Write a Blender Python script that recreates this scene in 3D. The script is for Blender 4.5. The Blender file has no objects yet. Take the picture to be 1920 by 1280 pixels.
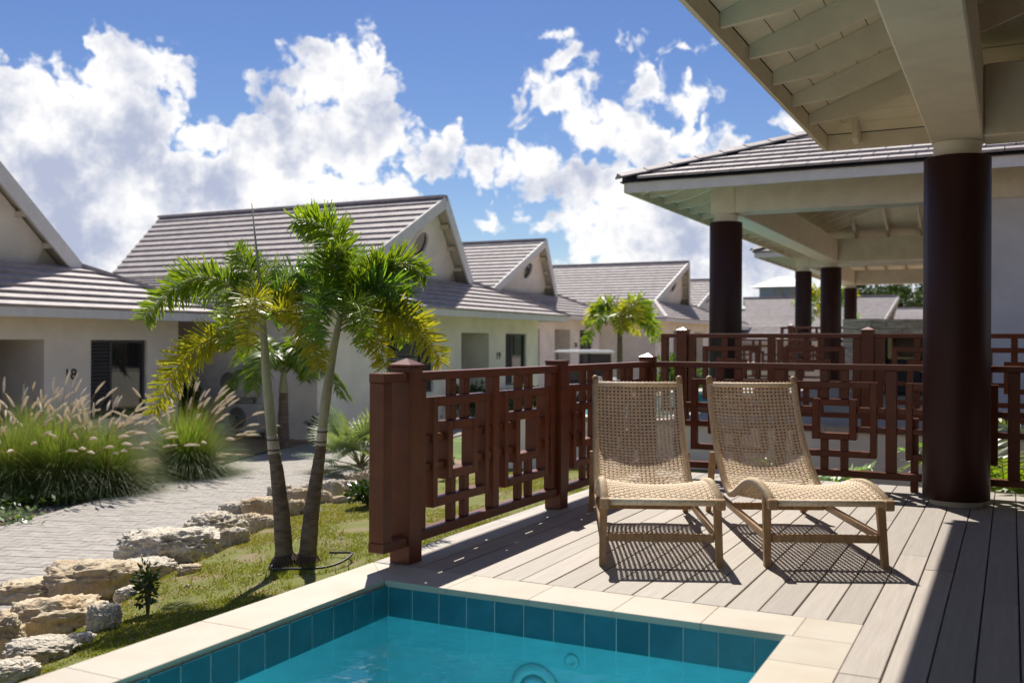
import bpy, math, random
import numpy as np
from mathutils import Vector, Matrix, noise
R = math.radians
rnd = random.Random(7)
scn = bpy.context.scene
COL = scn.collection

# ------------------------------------------------------------------ camera
F_PX, CAM_H = 1850.0, 1.2                       # focal length in photo pixels (1920 wide), eye height above the deck
YAW, PITCH, ROLL = R(26.85), R(0.06), R(0.28)
fw = np.array([-math.sin(YAW)*math.cos(PITCH), math.cos(YAW)*math.cos(PITCH), math.sin(PITCH)])
rt = np.array([math.cos(YAW), math.sin(YAW), 0.0]); up = np.cross(rt, fw)
rt, up = rt*math.cos(ROLL)+up*math.sin(ROLL), -rt*math.sin(ROLL)+up*math.cos(ROLL)
EYE = np.array([0, 0, CAM_H])
cam = bpy.data.cameras.new('camera'); cam_o = bpy.data.objects.new('camera', cam); COL.objects.link(cam_o)
cam.sensor_width = 36; cam.lens = 36*F_PX/1920
cam_o.matrix_world = Matrix(((rt[0], up[0], -fw[0], 0), (rt[1], up[1], -fw[1], 0), (rt[2], up[2], -fw[2], CAM_H), (0, 0, 0, 1)))
cam.clip_start = 0.05; cam.clip_end = 3000
cam.dof.use_dof = True; cam.dof.focus_distance = 6.4; cam.dof.aperture_fstop = 2.2
scn.camera = cam_o
def ray(x, y): return fw+rt*(x-960)/F_PX-up*(y-640)/F_PX
def G(x, y, z=0.0):
    d = ray(x, y); return Vector(EYE+d*(z-CAM_H)/d[2])
def PX(x, y, X):
    d = ray(x, y); return Vector(EYE+d*X/d[0])
def PY(x, y, Y):
    d = ray(x, y); return Vector(EYE+d*Y/d[1])
def AT(x, y, dep): return Vector(EYE+ray(x, y)*dep)
def depth(p): return float((np.array(p)-EYE) @ fw)

# ------------------------------------------------------------------ sun, sky, exposure
SUN = Vector((-0.228, 0.370, 0.574)).normalized()          # towards the sun, read from the railing's shadow
sun = bpy.data.lights.new('sun', 'SUN'); sun.energy = 5.0; sun.angle = R(0.53); sun.color = (1.0, 0.94, 0.85)
sun_o = bpy.data.objects.new('sun', sun); COL.objects.link(sun_o)
sun_o.rotation_euler = SUN.to_track_quat('Z', 'Y').to_euler(); sun_o.location = (-5, 10, 14)
scn.view_settings.view_transform = 'Standard'; scn.view_settings.look = 'None'
scn.view_settings.exposure = 0.50; scn.view_settings.gamma = 1.0
world = bpy.data.worlds.new('World'); scn.world = world; world.use_nodes = True
def build_world():
    nt = world.node_tree; N = nt.nodes; L = nt.links; N.clear()
    def nd(t, **k):
        n = N.new(t)
        for a, v in k.items(): setattr(n, a, v)
        return n
    def math_(op, a, b=None, c=None, clamp=False):
        n = nd('ShaderNodeMath', operation=op, use_clamp=clamp)
        for i, v in enumerate((a, b, c)):
            if v is None: continue
            if isinstance(v, (int, float)): n.inputs[i].default_value = v
            else: L.new(v, n.inputs[i])
        return n.outputs[0]
    def smooth(v, a, b):
        n = nd('ShaderNodeMapRange', interpolation_type='SMOOTHSTEP'); L.new(v, n.inputs[0])
        n.inputs[1].default_value = a; n.inputs[2].default_value = b; return n.outputs[0]
    tc = nd('ShaderNodeTexCoord'); sep = nd('ShaderNodeSeparateXYZ'); L.new(tc.outputs['Generated'], sep.inputs[0])
    X, Y, Z = sep.outputs
    az = math_('ARCTAN2', X, Y); el = math_('ARCSINE', Z)
    comb = nd('ShaderNodeCombineXYZ'); L.new(az, comb.inputs[0]); L.new(el, comb.inputs[1])
    # warp the shapes so that their outlines billow
    def noise_(scale, detail, rough, vec=None, offs=(0, 0, 0)):
        m = nd('ShaderNodeVectorMath', operation='ADD'); m.inputs[1].default_value = offs
        L.new(vec or comb.outputs[0], m.inputs[0])
        n = nd('ShaderNodeTexNoise', noise_dimensions='2D'); L.new(m.outputs[0], n.inputs['Vector'])
        n.inputs['Scale'].default_value = scale; n.inputs['Detail'].default_value = detail; n.inputs['Roughness'].default_value = rough
        return n
    w1 = noise_(16, 4, 0.6)
    sub = nd('ShaderNodeVectorMath', operation='SUBTRACT'); L.new(w1.outputs['Color'], sub.inputs[0]); sub.inputs[1].default_value = (.5, .5, .5)
    sc_ = nd('ShaderNodeVectorMath', operation='SCALE'); L.new(sub.outputs[0], sc_.inputs[0]); sc_.inputs['Scale'].default_value = 0.06
    P2 = nd('ShaderNodeVectorMath', operation='ADD'); L.new(comb.outputs[0], P2.inputs[0]); L.new(sc_.outputs[0], P2.inputs[1])
    flat = nd('ShaderNodeVectorMath', operation='MULTIPLY'); L.new(P2.outputs[0], flat.inputs[0]); flat.inputs[1].default_value = (1, 1, 0)
    blobs = [(215,125,62,55),(285,150,60,55),(325,185,38,60),(140,170,60,60),(60,200,80,70),(0,260,80,110),(110,300,150,130),(235,265,100,130),
             (40,430,130,140),(160,440,140,120),(300,400,110,110),(-120,300,150,160),(-200,420,200,140),
             (600,105,48,42),(690,118,48,52),(640,150,80,60),(555,150,40,50),(545,205,70,60),(670,205,75,75),(470,250,60,48),(390,270,60,45),
             (540,290,150,70),(640,290,140,70),(740,280,50,40),(420,350,160,70),(600,360,200,60),(800,310,75,40),(855,272,40,40),(872,236,16,18),(900,318,52,36),(945,335,45,22),
             (1065,112,42,36),(1010,150,36,34),(965,185,34,24),(1050,190,90,45),(1130,215,75,45),(1205,140,30,26),(1225,180,50,40),(1290,200,46,40),(1330,235,38,40),
             (1190,265,130,50),(1310,275,70,35),(1010,310,70,42),(1100,330,120,50),(1230,350,140,60),(1150,430,130,60),(1060,440,36,28),(1280,470,160,80),(1000,335,80,30),
             (1400,480,160,90),(1440,240,36,22),(1485,250,40,26),(1060,62,34,14),(1165,74,38,15),(1285,100,44,17),(925,425,34,20),(900,330,60,28),
             (1560,560,200,60),(1160,520,160,40)]
    acc = None
    for (x, y, rx, ry) in blobs:
        d = ray(x, y); d = d/np.linalg.norm(d)
        a, e = math.atan2(d[0], d[1]), math.asin(d[2])
        k = 1.0/(1+((x-960)/F_PX)**2)
        ra, re = rx*1.33/F_PX*k, ry*1.33/F_PX
        m = nd('ShaderNodeVectorMath', operation='MULTIPLY_ADD'); L.new(flat.outputs[0], m.inputs[0])
        m.inputs[1].default_value = (1/ra, 1/re, 0); m.inputs[2].default_value = (-a/ra, -e/re, 0)
        dt = nd('ShaderNodeVectorMath', operation='LENGTH'); L.new(m.outputs[0], dt.inputs[0])
        v = math_('SUBTRACT', 1.0, dt.outputs['Value'])
        v = math_('MULTIPLY', v, min(1.0, max(0.35, min(rx, ry)/90)))
        if acc is None: acc = v
        else:
            n = nd('ShaderNodeMath', operation='SMOOTH_MAX'); L.new(acc, n.inputs[0]); L.new(v, n.inputs[1]); n.inputs[2].default_value = 0.12; acc = n.outputs[0]
    # the rest of the sky carries the same kind of scattered cumulus
    big = noise_(3.2, 4, 0.55, offs=(3.1, 1.7, 0.4))
    gen = math_('MULTIPLY_ADD', big.outputs['Fac'], 3.0, -1.68)
    daz = math_('ABSOLUTE', math_('ADD', az, YAW))
    off = math_('MAXIMUM', smooth(daz, 0.56, 0.75), smooth(el, 0.36, 0.5))
    gen = math_('MULTIPLY_ADD', math_('SUBTRACT', 1.0, off), -3.0, gen)
    acc = math_('MAXIMUM', acc, gen)
    # cauliflower edge: fractal noise and billows
    fine = noise_(34, 5, 0.58, offs=(1, 2, 3))
    vor = nd('ShaderNodeTexVoronoi', feature='F1', voronoi_dimensions='2D'); L.new(P2.outputs[0], vor.inputs['Vector'])
    vor.inputs['Scale'].default_value = 26; vor.inputs['Detail'].default_value = 2.0; vor.inputs['Roughness'].default_value = 0.6
    dens = math_('MULTIPLY_ADD', fine.outputs['Fac'], 0.56, acc)
    dens = math_('MULTIPLY_ADD', vor.outputs['Distance'], -0.36, dens)
    alpha = smooth(dens, 0.06, 0.29)
    thin = smooth(el, 0.0, 0.10)
    alpha = math_('MAXIMUM', alpha, math_('MULTIPLY', math_('SUBTRACT', 1.0, thin), 0.45))
    # sunlit rims, grey-blue cores (the sun stands behind these clouds)
    lump = noise_(15, 5, 0.58, offs=(5, 5, 1))
    core = math_('MULTIPLY_ADD', lump.outputs['Fac'], 1.7, math_('MULTIPLY', dens, 0.62))
    core = smooth(core, 0.86, 1.62)
    mixc = nd('ShaderNodeMix', data_type='RGBA'); L.new(core, mixc.inputs[0])
    mixc.inputs[6].default_value = (1.0, 0.99, 0.98, 1); mixc.inputs[7].default_value = (0.44, 0.49, 0.64, 1)
    sky = nd('ShaderNodeTexSky', sky_type='NISHITA'); sky.sun_disc = False
    sky.sun_elevation = math.asin(SUN.z); sky.sun_rotation = math.atan2(SUN.x, SUN.y)
    sky.altitude = 0; sky.air_density = 1.0; sky.dust_density = 0.05; sky.ozone_density = 3.5
    hs = nd('ShaderNodeHueSaturation'); hs.inputs['Hue'].default_value = 0.515; hs.inputs['Saturation'].default_value = 1.15; L.new(sky.outputs[0], hs.inputs['Color'])
    b1 = nd('ShaderNodeBackground'); L.new(hs.outputs[0], b1.inputs[0]); b1.inputs[1].default_value = 0.064
    b2 = nd('ShaderNodeBackground'); L.new(mixc.outputs[2], b2.inputs[0]); b2.inputs[1].default_value = 0.76
    mx = nd('ShaderNodeMixShader'); L.new(alpha, mx.inputs[0]); L.new(b1.outputs[0], mx.inputs[1]); L.new(b2.outputs[0], mx.inputs[2])
    out = nd('ShaderNodeOutputWorld'); L.new(mx.outputs[0], out.inputs[0])
build_world()
world.cycles.sampling_method = 'MANUAL'; world.cycles.sample_map_resolution = 512

# ------------------------------------------------------------------ helpers
def frame_of(d, upv=Vector((0, 0, 1))):
    d = d.normalized(); s = d.cross(upv)
    if s.length < 1e-4: s = d.cross(Vector((1, 0, 0)))
    s.normalize(); u = s.cross(d).normalized(); return s, u
class MB:
    def __init__(s): s.v = []; s.f = []
    def add(s, v, f):
        o = len(s.v); s.v += [tuple(p) for p in v]; s.f += [tuple(i+o for i in q) for q in f]
    def hexa(s, p): s.add(p, [(0,3,2,1),(4,5,6,7),(0,1,5,4),(1,2,6,5),(2,3,7,6),(3,0,4,7)])
    def box(s, x0, x1, y0, y1, z0, z1):
        s.hexa([(x0,y0,z0),(x1,y0,z0),(x1,y1,z0),(x0,y1,z0),(x0,y0,z1),(x1,y0,z1),(x1,y1,z1),(x0,y1,z1)])
    def cbox(s, x0, x1, y0, y1, z0, z1, c=0.004, M=None):
        """box with chamfered edges"""
        if x1 < x0: x0, x1 = x1, x0
        if y1 < y0: y0, y1 = y1, y0
        if z1 < z0: z0, z1 = z1, z0
        c = min(c, (x1-x0)*.3, (y1-y0)*.3, (z1-z0)*.3)
        V = []; idx = {}
        lo = (x0, y0, z0); hi = (x1, y1, z1)
        for cx in (0, 1):
            for cy in (0, 1):
                for cz in (0, 1):
                    for ax in range(3):
                        q = []
                        for k, bit in enumerate((cx, cy, cz)):
                            base = hi[k] if bit else lo[k]
                            if k != ax: base += -c if bit else c
                            q.append(base)
                        idx[(cx, cy, cz, ax)] = len(V); V.append(q)
        Fc = []
        for ax in range(3):
            a, b = (ax+1) % 3, (ax+2) % 3
            for side in (0, 1):
                q = []
                for (i, j) in ((0,0),(1,0),(1,1),(0,1)):
                    k = [0, 0, 0]; k[ax] = side; k[a] = i; k[b] = j; q.append(idx[(*k, ax)])
                Fc.append(tuple(q if side else q[::-1]))
            for i in (0, 1):
                for j in (0, 1):
                    k0 = [0,0,0]; k1 = [0,0,0]; k0[a] = k1[a] = i; k0[b] = k1[b] = j; k1[ax] = 1
                    q = (idx[(*k0, a)], idx[(*k1, a)], idx[(*k1, b)], idx[(*k0, b)])
                    Fc.append(q if i != j else q[::-1])
        for cx in (0, 1):
            for cy in (0, 1):
                for cz in (0, 1):
                    q = tuple(idx[(cx, cy, cz, ax)] for ax in range(3))
                    Fc.append(q if (cx+cy+cz) % 2 else q[::-1])
        if M is not None: V = [M @ Vector(p) for p in V]
        s.add(V, Fc)
    def tube(s, pts, rad, n=8, cap=True, flat=1.0):
        pts = [Vector(p) for p in pts]; m = len(pts)
        if not hasattr(rad, '__len__'): rad = [rad]*m
        V = []; prev = None
        for i, p in enumerate(pts):
            d = (pts[min(i+1, m-1)]-pts[max(i-1, 0)])
            sd, u = frame_of(d)
            if prev is not None:
                sd = (prev - d.normalized()*prev.dot(d.normalized()))
                sd = sd.normalized() if sd.length > 1e-5 else frame_of(d)[0]
                u = sd.cross(d.normalized())
            prev = sd
            for k in range(n):
                a = 2*math.pi*k/n
                V.append(p+sd*(math.cos(a)*rad[i])+u*(math.sin(a)*rad[i]*flat))
        Fc = [(i*n+k, i*n+(k+1) % n, (i+1)*n+(k+1) % n, (i+1)*n+k) for i in range(m-1) for k in range(n)]
        if cap: Fc += [tuple(range(n))[::-1], tuple(range((m-1)*n, m*n))]
        s.add(V, Fc)
    def lathe(s, prof, c=(0, 0, 0), n=48, axis='Z'):
        V = []
        for (r_, z) in prof:
            for k in range(n):
                a = 2*math.pi*k/n
                q = (r_*math.cos(a), r_*math.sin(a), z)
                if axis == 'Y': q = (q[0], q[2], q[1])
                if axis == 'X': q = (q[2], q[0], q[1])
                V.append((q[0]+c[0], q[1]+c[1], q[2]+c[2]))
        m = len(prof)
        Fc = [(i*n+k, i*n+(k+1) % n, (i+1)*n+(k+1) % n, (i+1)*n+k) for i in range(m-1) for k in range(n)]
        Fc += [tuple(range(n))[::-1], tuple(range((m-1)*n, m*n))]
        s.add(V, Fc)
    def slab(s, poly, off):
        """polygon (list of points) extruded by a vector"""
        n = len(poly); off = Vector(off); top = [Vector(p)+off for p in poly]
        s.add([Vector(p) for p in poly]+top, [tuple(range(n))[::-1], tuple(range(n, 2*n))]+[(i, (i+1) % n, n+(i+1) % n, n+i) for i in range(n)])
def mesh_of(name, mb, mat, smooth=False):
    me = bpy.data.meshes.new(name); me.from_pydata(mb.v, [], mb.f); me.update()
    for m in (mat if isinstance(mat, (list, tuple)) else [mat]): me.materials.append(m)
    if smooth: me.shade_smooth()
    return me
def put(name, me, parent=None, loc=None, rot=None, scale=None):
    o = bpy.data.objects.new(name, me); COL.objects.link(o)
    if loc is not None: o.location = loc
    if rot is not None: o.rotation_euler = rot
    if scale is not None: o.scale = scale
    if parent is not None: attach(o, parent)
    return o
def attach(o, parent):
    """child built in world coordinates"""
    o.parent = parent
    M = parent.get('_m')
    M = Matrix.Translation(parent.location) if parent.parent is None else Matrix.Translation(parent.location)
    q = parent; T = Matrix.Identity(4)
    while q is not None:
        T = (q.matrix_parent_inverse @ Matrix.LocRotScale(q.location, q.rotation_euler, q.scale)) if q.parent else Matrix.LocRotScale(q.location, q.rotation_euler, q.scale)
        if q is parent: W = T
        else: W = T @ W
        q = q.parent
    o.matrix_parent_inverse = W.inverted()
def obj(name, mb, mat, parent=None, smooth=False): return put(name, mesh_of(name, mb, mat, smooth), parent)
def tag(o, label=None, cat=None, group=None, kind=None):
    if label: o['label'] = label
    if cat: o['category'] = cat
    if group: o['group'] = group
    if kind: o['kind'] = kind
    return o
def thing(name, label, cat, loc=(0, 0, 0), group=None, rotz=0):
    o = bpy.data.objects.new(name, None); COL.objects.link(o); o.location = loc; o.rotation_euler = (0, 0, rotz)
    o.empty_display_size = 0.1
    return tag(o, label, cat, group)
def copy_tree(o, parent=None):
    c = o.copy(); COL.objects.link(c); c.parent = parent
    for ch in list(o.children):
        q = copy_tree(ch, c); q.matrix_parent_inverse = ch.matrix_parent_inverse.copy()
    return c

# ------------------------------------------------------------------ materials
def mat(name, col, rough=0.6, var=0.12, scale=6.0, bump=0.0, bscale=60.0, stretch=(1, 1, 1), col2=None, fac=(0.4, 0.6), spec=0.5,
        rand=0.0, metal=0.0, trans=None, detail=4.0, coords='Object', bdist=0.01, hue=0.0, tint=(1.9, 1.75, 0.55)):
    m = bpy.data.materials.new(name); m.use_nodes = True; nt = m.node_tree; N = nt.nodes; L = nt.links
    bs = N['Principled BSDF']; out = N['Material Output']
    bs.inputs['Roughness'].default_value = rough; bs.inputs['Metallic'].default_value = metal
    bs.inputs['Specular IOR Level'].default_value = spec
    tc = N.new('ShaderNodeTexCoord'); mp = N.new('ShaderNodeMapping'); L.new(tc.outputs[coords], mp.inputs[0]); mp.inputs['Scale'].default_value = stretch
    oi = N.new('ShaderNodeObjectInfo')
    vec = mp.outputs[0]
    if rand > 0:      # shift the pattern from piece to piece
        sh = N.new('ShaderNodeVectorMath'); sh.operation = 'MULTIPLY_ADD'; cx = N.new('ShaderNodeCombineXYZ')
        for k in range(3): L.new(oi.outputs['Random'], cx.inputs[k])
        L.new(cx.outputs[0], sh.inputs[0]); sh.inputs[1].default_value = (37, 53, 71); L.new(vec, sh.inputs[2]); vec = sh.outputs[0]
    nz = N.new('ShaderNodeTexNoise'); L.new(vec, nz.inputs['Vector']); nz.inputs['Scale'].default_value = scale; nz.inputs['Detail'].default_value = detail; nz.inputs['Roughness'].default_value = 0.6
    mr = N.new('ShaderNodeMapRange'); L.new(nz.outputs['Fac'], mr.inputs[0]); mr.inputs[1].default_value = fac[0]; mr.inputs[2].default_value = fac[1]
    mx = N.new('ShaderNodeMix'); mx.data_type = 'RGBA'; L.new(mr.outputs[0], mx.inputs[0])
    c2 = col2 or tuple(c*(1-var) for c in col); c1 = col if col2 else tuple(min(1, c*(1+var)) for c in col)
    mx.inputs[6].default_value = (*c1, 1); mx.inputs[7].default_value = (*c2, 1)
    res = mx.outputs[2]
    if rand > 0:
        hs = N.new('ShaderNodeHueSaturation'); L.new(res, hs.inputs['Color'])
        m2 = N.new('ShaderNodeMapRange'); L.new(oi.outputs['Random'], m2.inputs[0]); m2.inputs[3].default_value = 1-rand; m2.inputs[4].default_value = 1+rand
        L.new(m2.outputs[0], hs.inputs['Value'])
        if hue > 0:
            m3 = N.new('ShaderNodeMath'); m3.operation = 'MULTIPLY'; L.new(oi.outputs['Random'], m3.inputs[0]); m3.inputs[1].default_value = 7.31
            m4 = N.new('ShaderNodeMath'); m4.operation = 'FRACT'; L.new(m3.outputs[0], m4.inputs[0])
            m5 = N.new('ShaderNodeMapRange'); L.new(m4.outputs[0], m5.inputs[0]); m5.inputs[3].default_value = 0.5-hue; m5.inputs[4].default_value = 0.5+hue; L.new(m5.outputs[0], hs.inputs['Hue'])
        res = hs.outputs[0]
    L.new(res, bs.inputs['Base Color'])
    if bump > 0:
        nb = N.new('ShaderNodeTexNoise'); L.new(vec, nb.inputs['Vector']); nb.inputs['Scale'].default_value = bscale; nb.inputs['Detail'].default_value = 6
        bp = N.new('ShaderNodeBump'); bp.inputs['Strength'].default_value = bump; bp.inputs['Distance'].default_value = bdist
        L.new(nb.outputs['Fac'], bp.inputs['Height']); L.new(bp.outputs[0], bs.inputs['Normal'])
    if trans is not None:   # leaf: light shines through
        tl = N.new('ShaderNodeBsdfTranslucent'); ml = N.new('ShaderNodeMixShader'); ml.inputs[0].default_value = trans
        gm = N.new('ShaderNodeMix'); gm.data_type = 'RGBA'; gm.blend_type = 'MULTIPLY'; gm.inputs[0].default_value = 1.0
        L.new(res, gm.inputs[6]); gm.inputs[7].default_value = tuple(tint)+(1,); L.new(gm.outputs[2], tl.inputs['Color'])
        L.new(bs.outputs[0], ml.inputs[1]); L.new(tl.outputs[0], ml.inputs[2]); L.new(ml.outputs[0], out.inputs[0])
    return m
M = {}
M['soil'] = mat('soil', (0.323, 0.234, 0.153), 0.95, scale=1.3, col2=(0.230, 0.157, 0.098), bump=0.7, bscale=25, bdist=0.03)
M['lawn'] = mat('lawn_moss', (0.144, 0.156, 0.027), 0.95, scale=2.2, col2=(0.234, 0.176, 0.098), fac=(0.50, 0.66), bump=0.8, bscale=70, bdist=0.02, detail=8)
M['litter'] = mat('leaf_litter', (0.26, 0.165, 0.085), 0.9, var=0.5, scale=40)
M['gravel'] = mat('dark_gravel', (0.090, 0.090, 0.095), 0.9, var=0.5, scale=60, bump=1.0, bscale=90, bdist=0.02)
M['paver'] = mat('grey_paver', (0.327, 0.300, 0.266), 0.85, var=0.10, scale=9, bump=0.25, bscale=140, rand=0.08)
M['paver_base'] = mat('paver_joint_sand', (0.25, 0.23, 0.20), 0.95, bump=0.3)
M['deck_wood'] = mat('weathered_deck_wood', (0.359, 0.318, 0.274), 0.6, scale=5.0, col2=(0.296, 0.259, 0.218), fac=(0.3, 0.7), stretch=(9, 0.55, 9), bump=0.25, bscale=18, rand=0.13, hue=0.006, detail=7, bdist=0.004)
M['deck_edge'] = mat('pale_edging', (0.357, 0.319, 0.274), 0.6, var=0.1, scale=5, stretch=(6, 0.5, 6), bump=0.15, rand=0.06)
M['dark_under'] = mat('deck_substructure', (0.03, 0.026, 0.022), 0.9)
M['coping'] = mat('cream_coral_stone', (0.448, 0.400, 0.324), 0.62, scale=3.5, col2=(0.400, 0.332, 0.248), fac=(0.42, 0.75), bump=0.12, bscale=45, rand=0.05, bdist=0.005, detail=8)
M['grout'] = mat('grout', (0.62, 0.68, 0.68), 0.8)
M['tile'] = mat('teal_pool_tile', (0.028, 0.155, 0.205), 0.16, var=0.08, scale=9, rand=0.11, bump=0.03, bscale=20)
M['plaster'] = mat('aqua_pool_plaster', (0.27, 0.66, 0.74), 0.7, var=0.06, scale=3)
M['pool_fitting'] = mat('pale_aqua_fitting', (0.36, 0.70, 0.76), 0.5, var=0.03)
M['fence'] = mat('red_brown_painted_metal', (0.142, 0.039, 0.0165), 0.36, var=0.10, scale=8, rand=0.05, bump=0.05, bscale=120, spec=0.34)
M['column'] = mat('dark_maroon_cladding', (0.038, 0.0135, 0.011), 0.46, var=0.10, scale=3, stretch=(1, 1, 0.1), bump=0.03, spec=0.22)
M['cream'] = mat('cream_painted_wood', (0.70, 0.635, 0.50), 0.6, var=0.05, scale=4, bump=0.05, bscale=30, rand=0.02)
M['white_wall'] = mat('white_render', (0.86, 0.805, 0.73), 0.85, var=0.07, scale=1.1, bump=0.15, bscale=160)
M['pale_wall'] = mat('pale_grey_render', (0.62, 0.62, 0.62), 0.85, var=0.05, scale=2.0, bump=0.15, bscale=160)
M['trim'] = mat('white_trim', (0.70, 0.68, 0.65), 0.55, var=0.04)
M['roof'] = mat('grey_rose_roof_tile', (0.355, 0.313, 0.304), 0.72, var=0.14, scale=3.5, bump=0.12, bscale=60, rand=0.09, hue=0.006)
M['roof_dark'] = mat('dark_underlay', (0.022, 0.02, 0.022), 0.8)
M['teak'] = mat('teak_frame', (0.408, 0.255, 0.123), 0.45, scale=7, col2=(0.315, 0.183, 0.085), stretch=(5, 5, 0.7), bump=0.08, bscale=40, rand=0.06)
M['cord'] = mat('tan_paper_cord', (0.72, 0.575, 0.405), 0.7, var=0.12, scale=55, bump=0.3, bscale=400, bdist=0.002)
M['limestone'] = mat('pitted_limestone', (0.62, 0.56, 0.455), 0.92, scale=4.0, col2=(0.432, 0.328, 0.200), fac=(0.52, 0.74), bump=1.0, bscale=34, rand=0.10, bdist=0.05, detail=9)
M['limestone_tan'] = mat('ochre_limestone', (0.528, 0.432, 0.296), 0.92, scale=4.5, col2=(0.400, 0.264, 0.136), fac=(0.48, 0.72), bump=0.9, bscale=26, rand=0.10, bdist=0.03, detail=9)
M['trunk'] = mat('grey_palm_trunk', (0.200, 0.160, 0.128), 0.9, scale=12, col2=(0.120, 0.088, 0.068), bump=0.6, bscale=40, stretch=(1, 1, 2.5))
M['trunk_white'] = mat('pale_palm_trunk_top', (0.46, 0.44, 0.38), 0.8, var=0.15, scale=14, bump=0.2)
M['shaft'] = mat('green_crownshaft', (0.32, 0.335, 0.235), 0.55, var=0.15, scale=10, stretch=(1, 1, 0.3))
M['ring'] = mat('leaf_scar', (0.10, 0.07, 0.05), 0.9)
M['frond'] = mat('green_palm_leaf', (0.109, 0.212, 0.023), 0.36, scale=30, col2=(0.239, 0.281, 0.030), fac=(0.4, 0.7), rand=0.15, trans=0.48)
M['frond_y'] = mat('yellowing_palm_leaf', (0.245, 0.290, 0.030), 0.4, scale=30, col2=(0.408, 0.337, 0.041), fac=(0.45, 0.68), rand=0.12, trans=0.5)
M['frond_d'] = mat('dark_palm_leaf', (0.125, 0.237, 0.033), 0.34, var=0.25, scale=7, rand=0.15, trans=0.42)
M['rachis'] = mat('leaf_stem', (0.16, 0.18, 0.05), 0.5)
M['silver'] = mat('silver_fan_leaf', (0.19, 0.26, 0.15), 0.5, var=0.2, scale=6, rand=0.1, trans=0.3)
M['grass_blade'] = mat('fountain_grass_blade', (0.113, 0.180, 0.045), 0.55, scale=3, col2=(0.153, 0.203, 0.072), rand=0.08, trans=0.45)
M['plume'] = mat('fountain_grass_plume', (0.80, 0.73, 0.60), 0.9, var=0.08, scale=20, trans=0.35, tint=(1.1, 1.05, 1.0))
M['straw'] = mat('dry_straw', (0.42, 0.33, 0.17), 0.9, var=0.2, scale=20, trans=0.3)
M['moss_blade'] = mat('lawn_blade', (0.170, 0.200, 0.025), 0.8, scale=1.6, col2=(0.221, 0.212, 0.034), trans=0.35, coords='Generated')
M['shrub'] = mat('glossy_shrub_leaf', (0.042, 0.082, 0.022), 0.28, var=0.3, scale=5, rand=0.15, trans=0.25)
M['shrub_l'] = mat('light_shrub_leaf', (0.075, 0.14, 0.03), 0.35, var=0.3, scale=5, rand=0.15, trans=0.35)
M['tree'] = mat('tree_leaf', (0.045, 0.075, 0.022), 0.6, var=0.35, scale=0.6, rand=0.15, trans=0.2)
M['bark'] = mat('bark', (0.12, 0.09, 0.06), 0.9, bump=0.5)
M['black'] = mat('black_rubber', (0.018, 0.018, 0.02), 0.55)
M['louver'] = mat('charcoal_louver', (0.075, 0.070, 0.072), 0.5, var=0.06)
M['dark_room'] = mat('dark_door', (0.035, 0.03, 0.028), 0.5)
M['ac'] = mat('ac_casing', (0.52, 0.50, 0.46), 0.5, var=0.04)
M['stone_clad'] = mat('split_stone_cladding', (0.64, 0.55, 0.45), 0.85, var=0.25, scale=5, stretch=(1, 1, 5), bump=0.5, bscale=14, rand=0.12)
M['oven'] = mat('cream_oven_wood', (0.42, 0.31, 0.14), 0.6)
M['steel'] = mat('brushed_steel', (0.42, 0.42, 0.42), 0.35, metal=1.0, var=0.05)
M['white_plastic'] = mat('white_plastic', (0.72, 0.73, 0.72), 0.35, var=0.02)
M['concrete'] = mat('pale_terrace', (0.320, 0.304, 0.280), 0.75, var=0.08, scale=3, bump=0.1)
M['blue_wall'] = mat('blue_grey_wall', (0.25, 0.33, 0.40), 0.8)
M['far_lawn'] = mat('far_lawn', (0.10, 0.16, 0.03), 0.95, var=0.25, scale=1.5, bump=0.4)
M['hill'] = mat('wooded_hill', (0.05, 0.075, 0.03), 0.95, var=0.3, scale=0.15)
def glass_mat(name, col, rough=0.03):
    m = bpy.data.materials.new(name); m.use_nodes = True; b = m.node_tree.nodes['Principled BSDF']
    b.inputs['Base Color'].default_value = (*col, 1); b.inputs['Roughness'].default_value = rough; b.inputs['Specular IOR Level'].default_value = 0.9
    tc = m.node_tree.nodes.new('ShaderNodeTexCoord'); nz = m.node_tree.nodes.new('ShaderNodeTexNoise'); bp = m.node_tree.nodes.new('ShaderNodeBump')
    nz.inputs['Scale'].default_value = 1.5; bp.inputs['Strength'].default_value = 0.05
    m.node_tree.links.new(tc.outputs['Object'], nz.inputs['Vector']); m.node_tree.links.new(nz.outputs['Fac'], bp.inputs['Height']); m.node_tree.links.new(bp.outputs[0], b.inputs['Normal'])
    return m
M['pane'] = glass_mat('dark_window_glass', (0.02, 0.022, 0.025))
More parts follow.
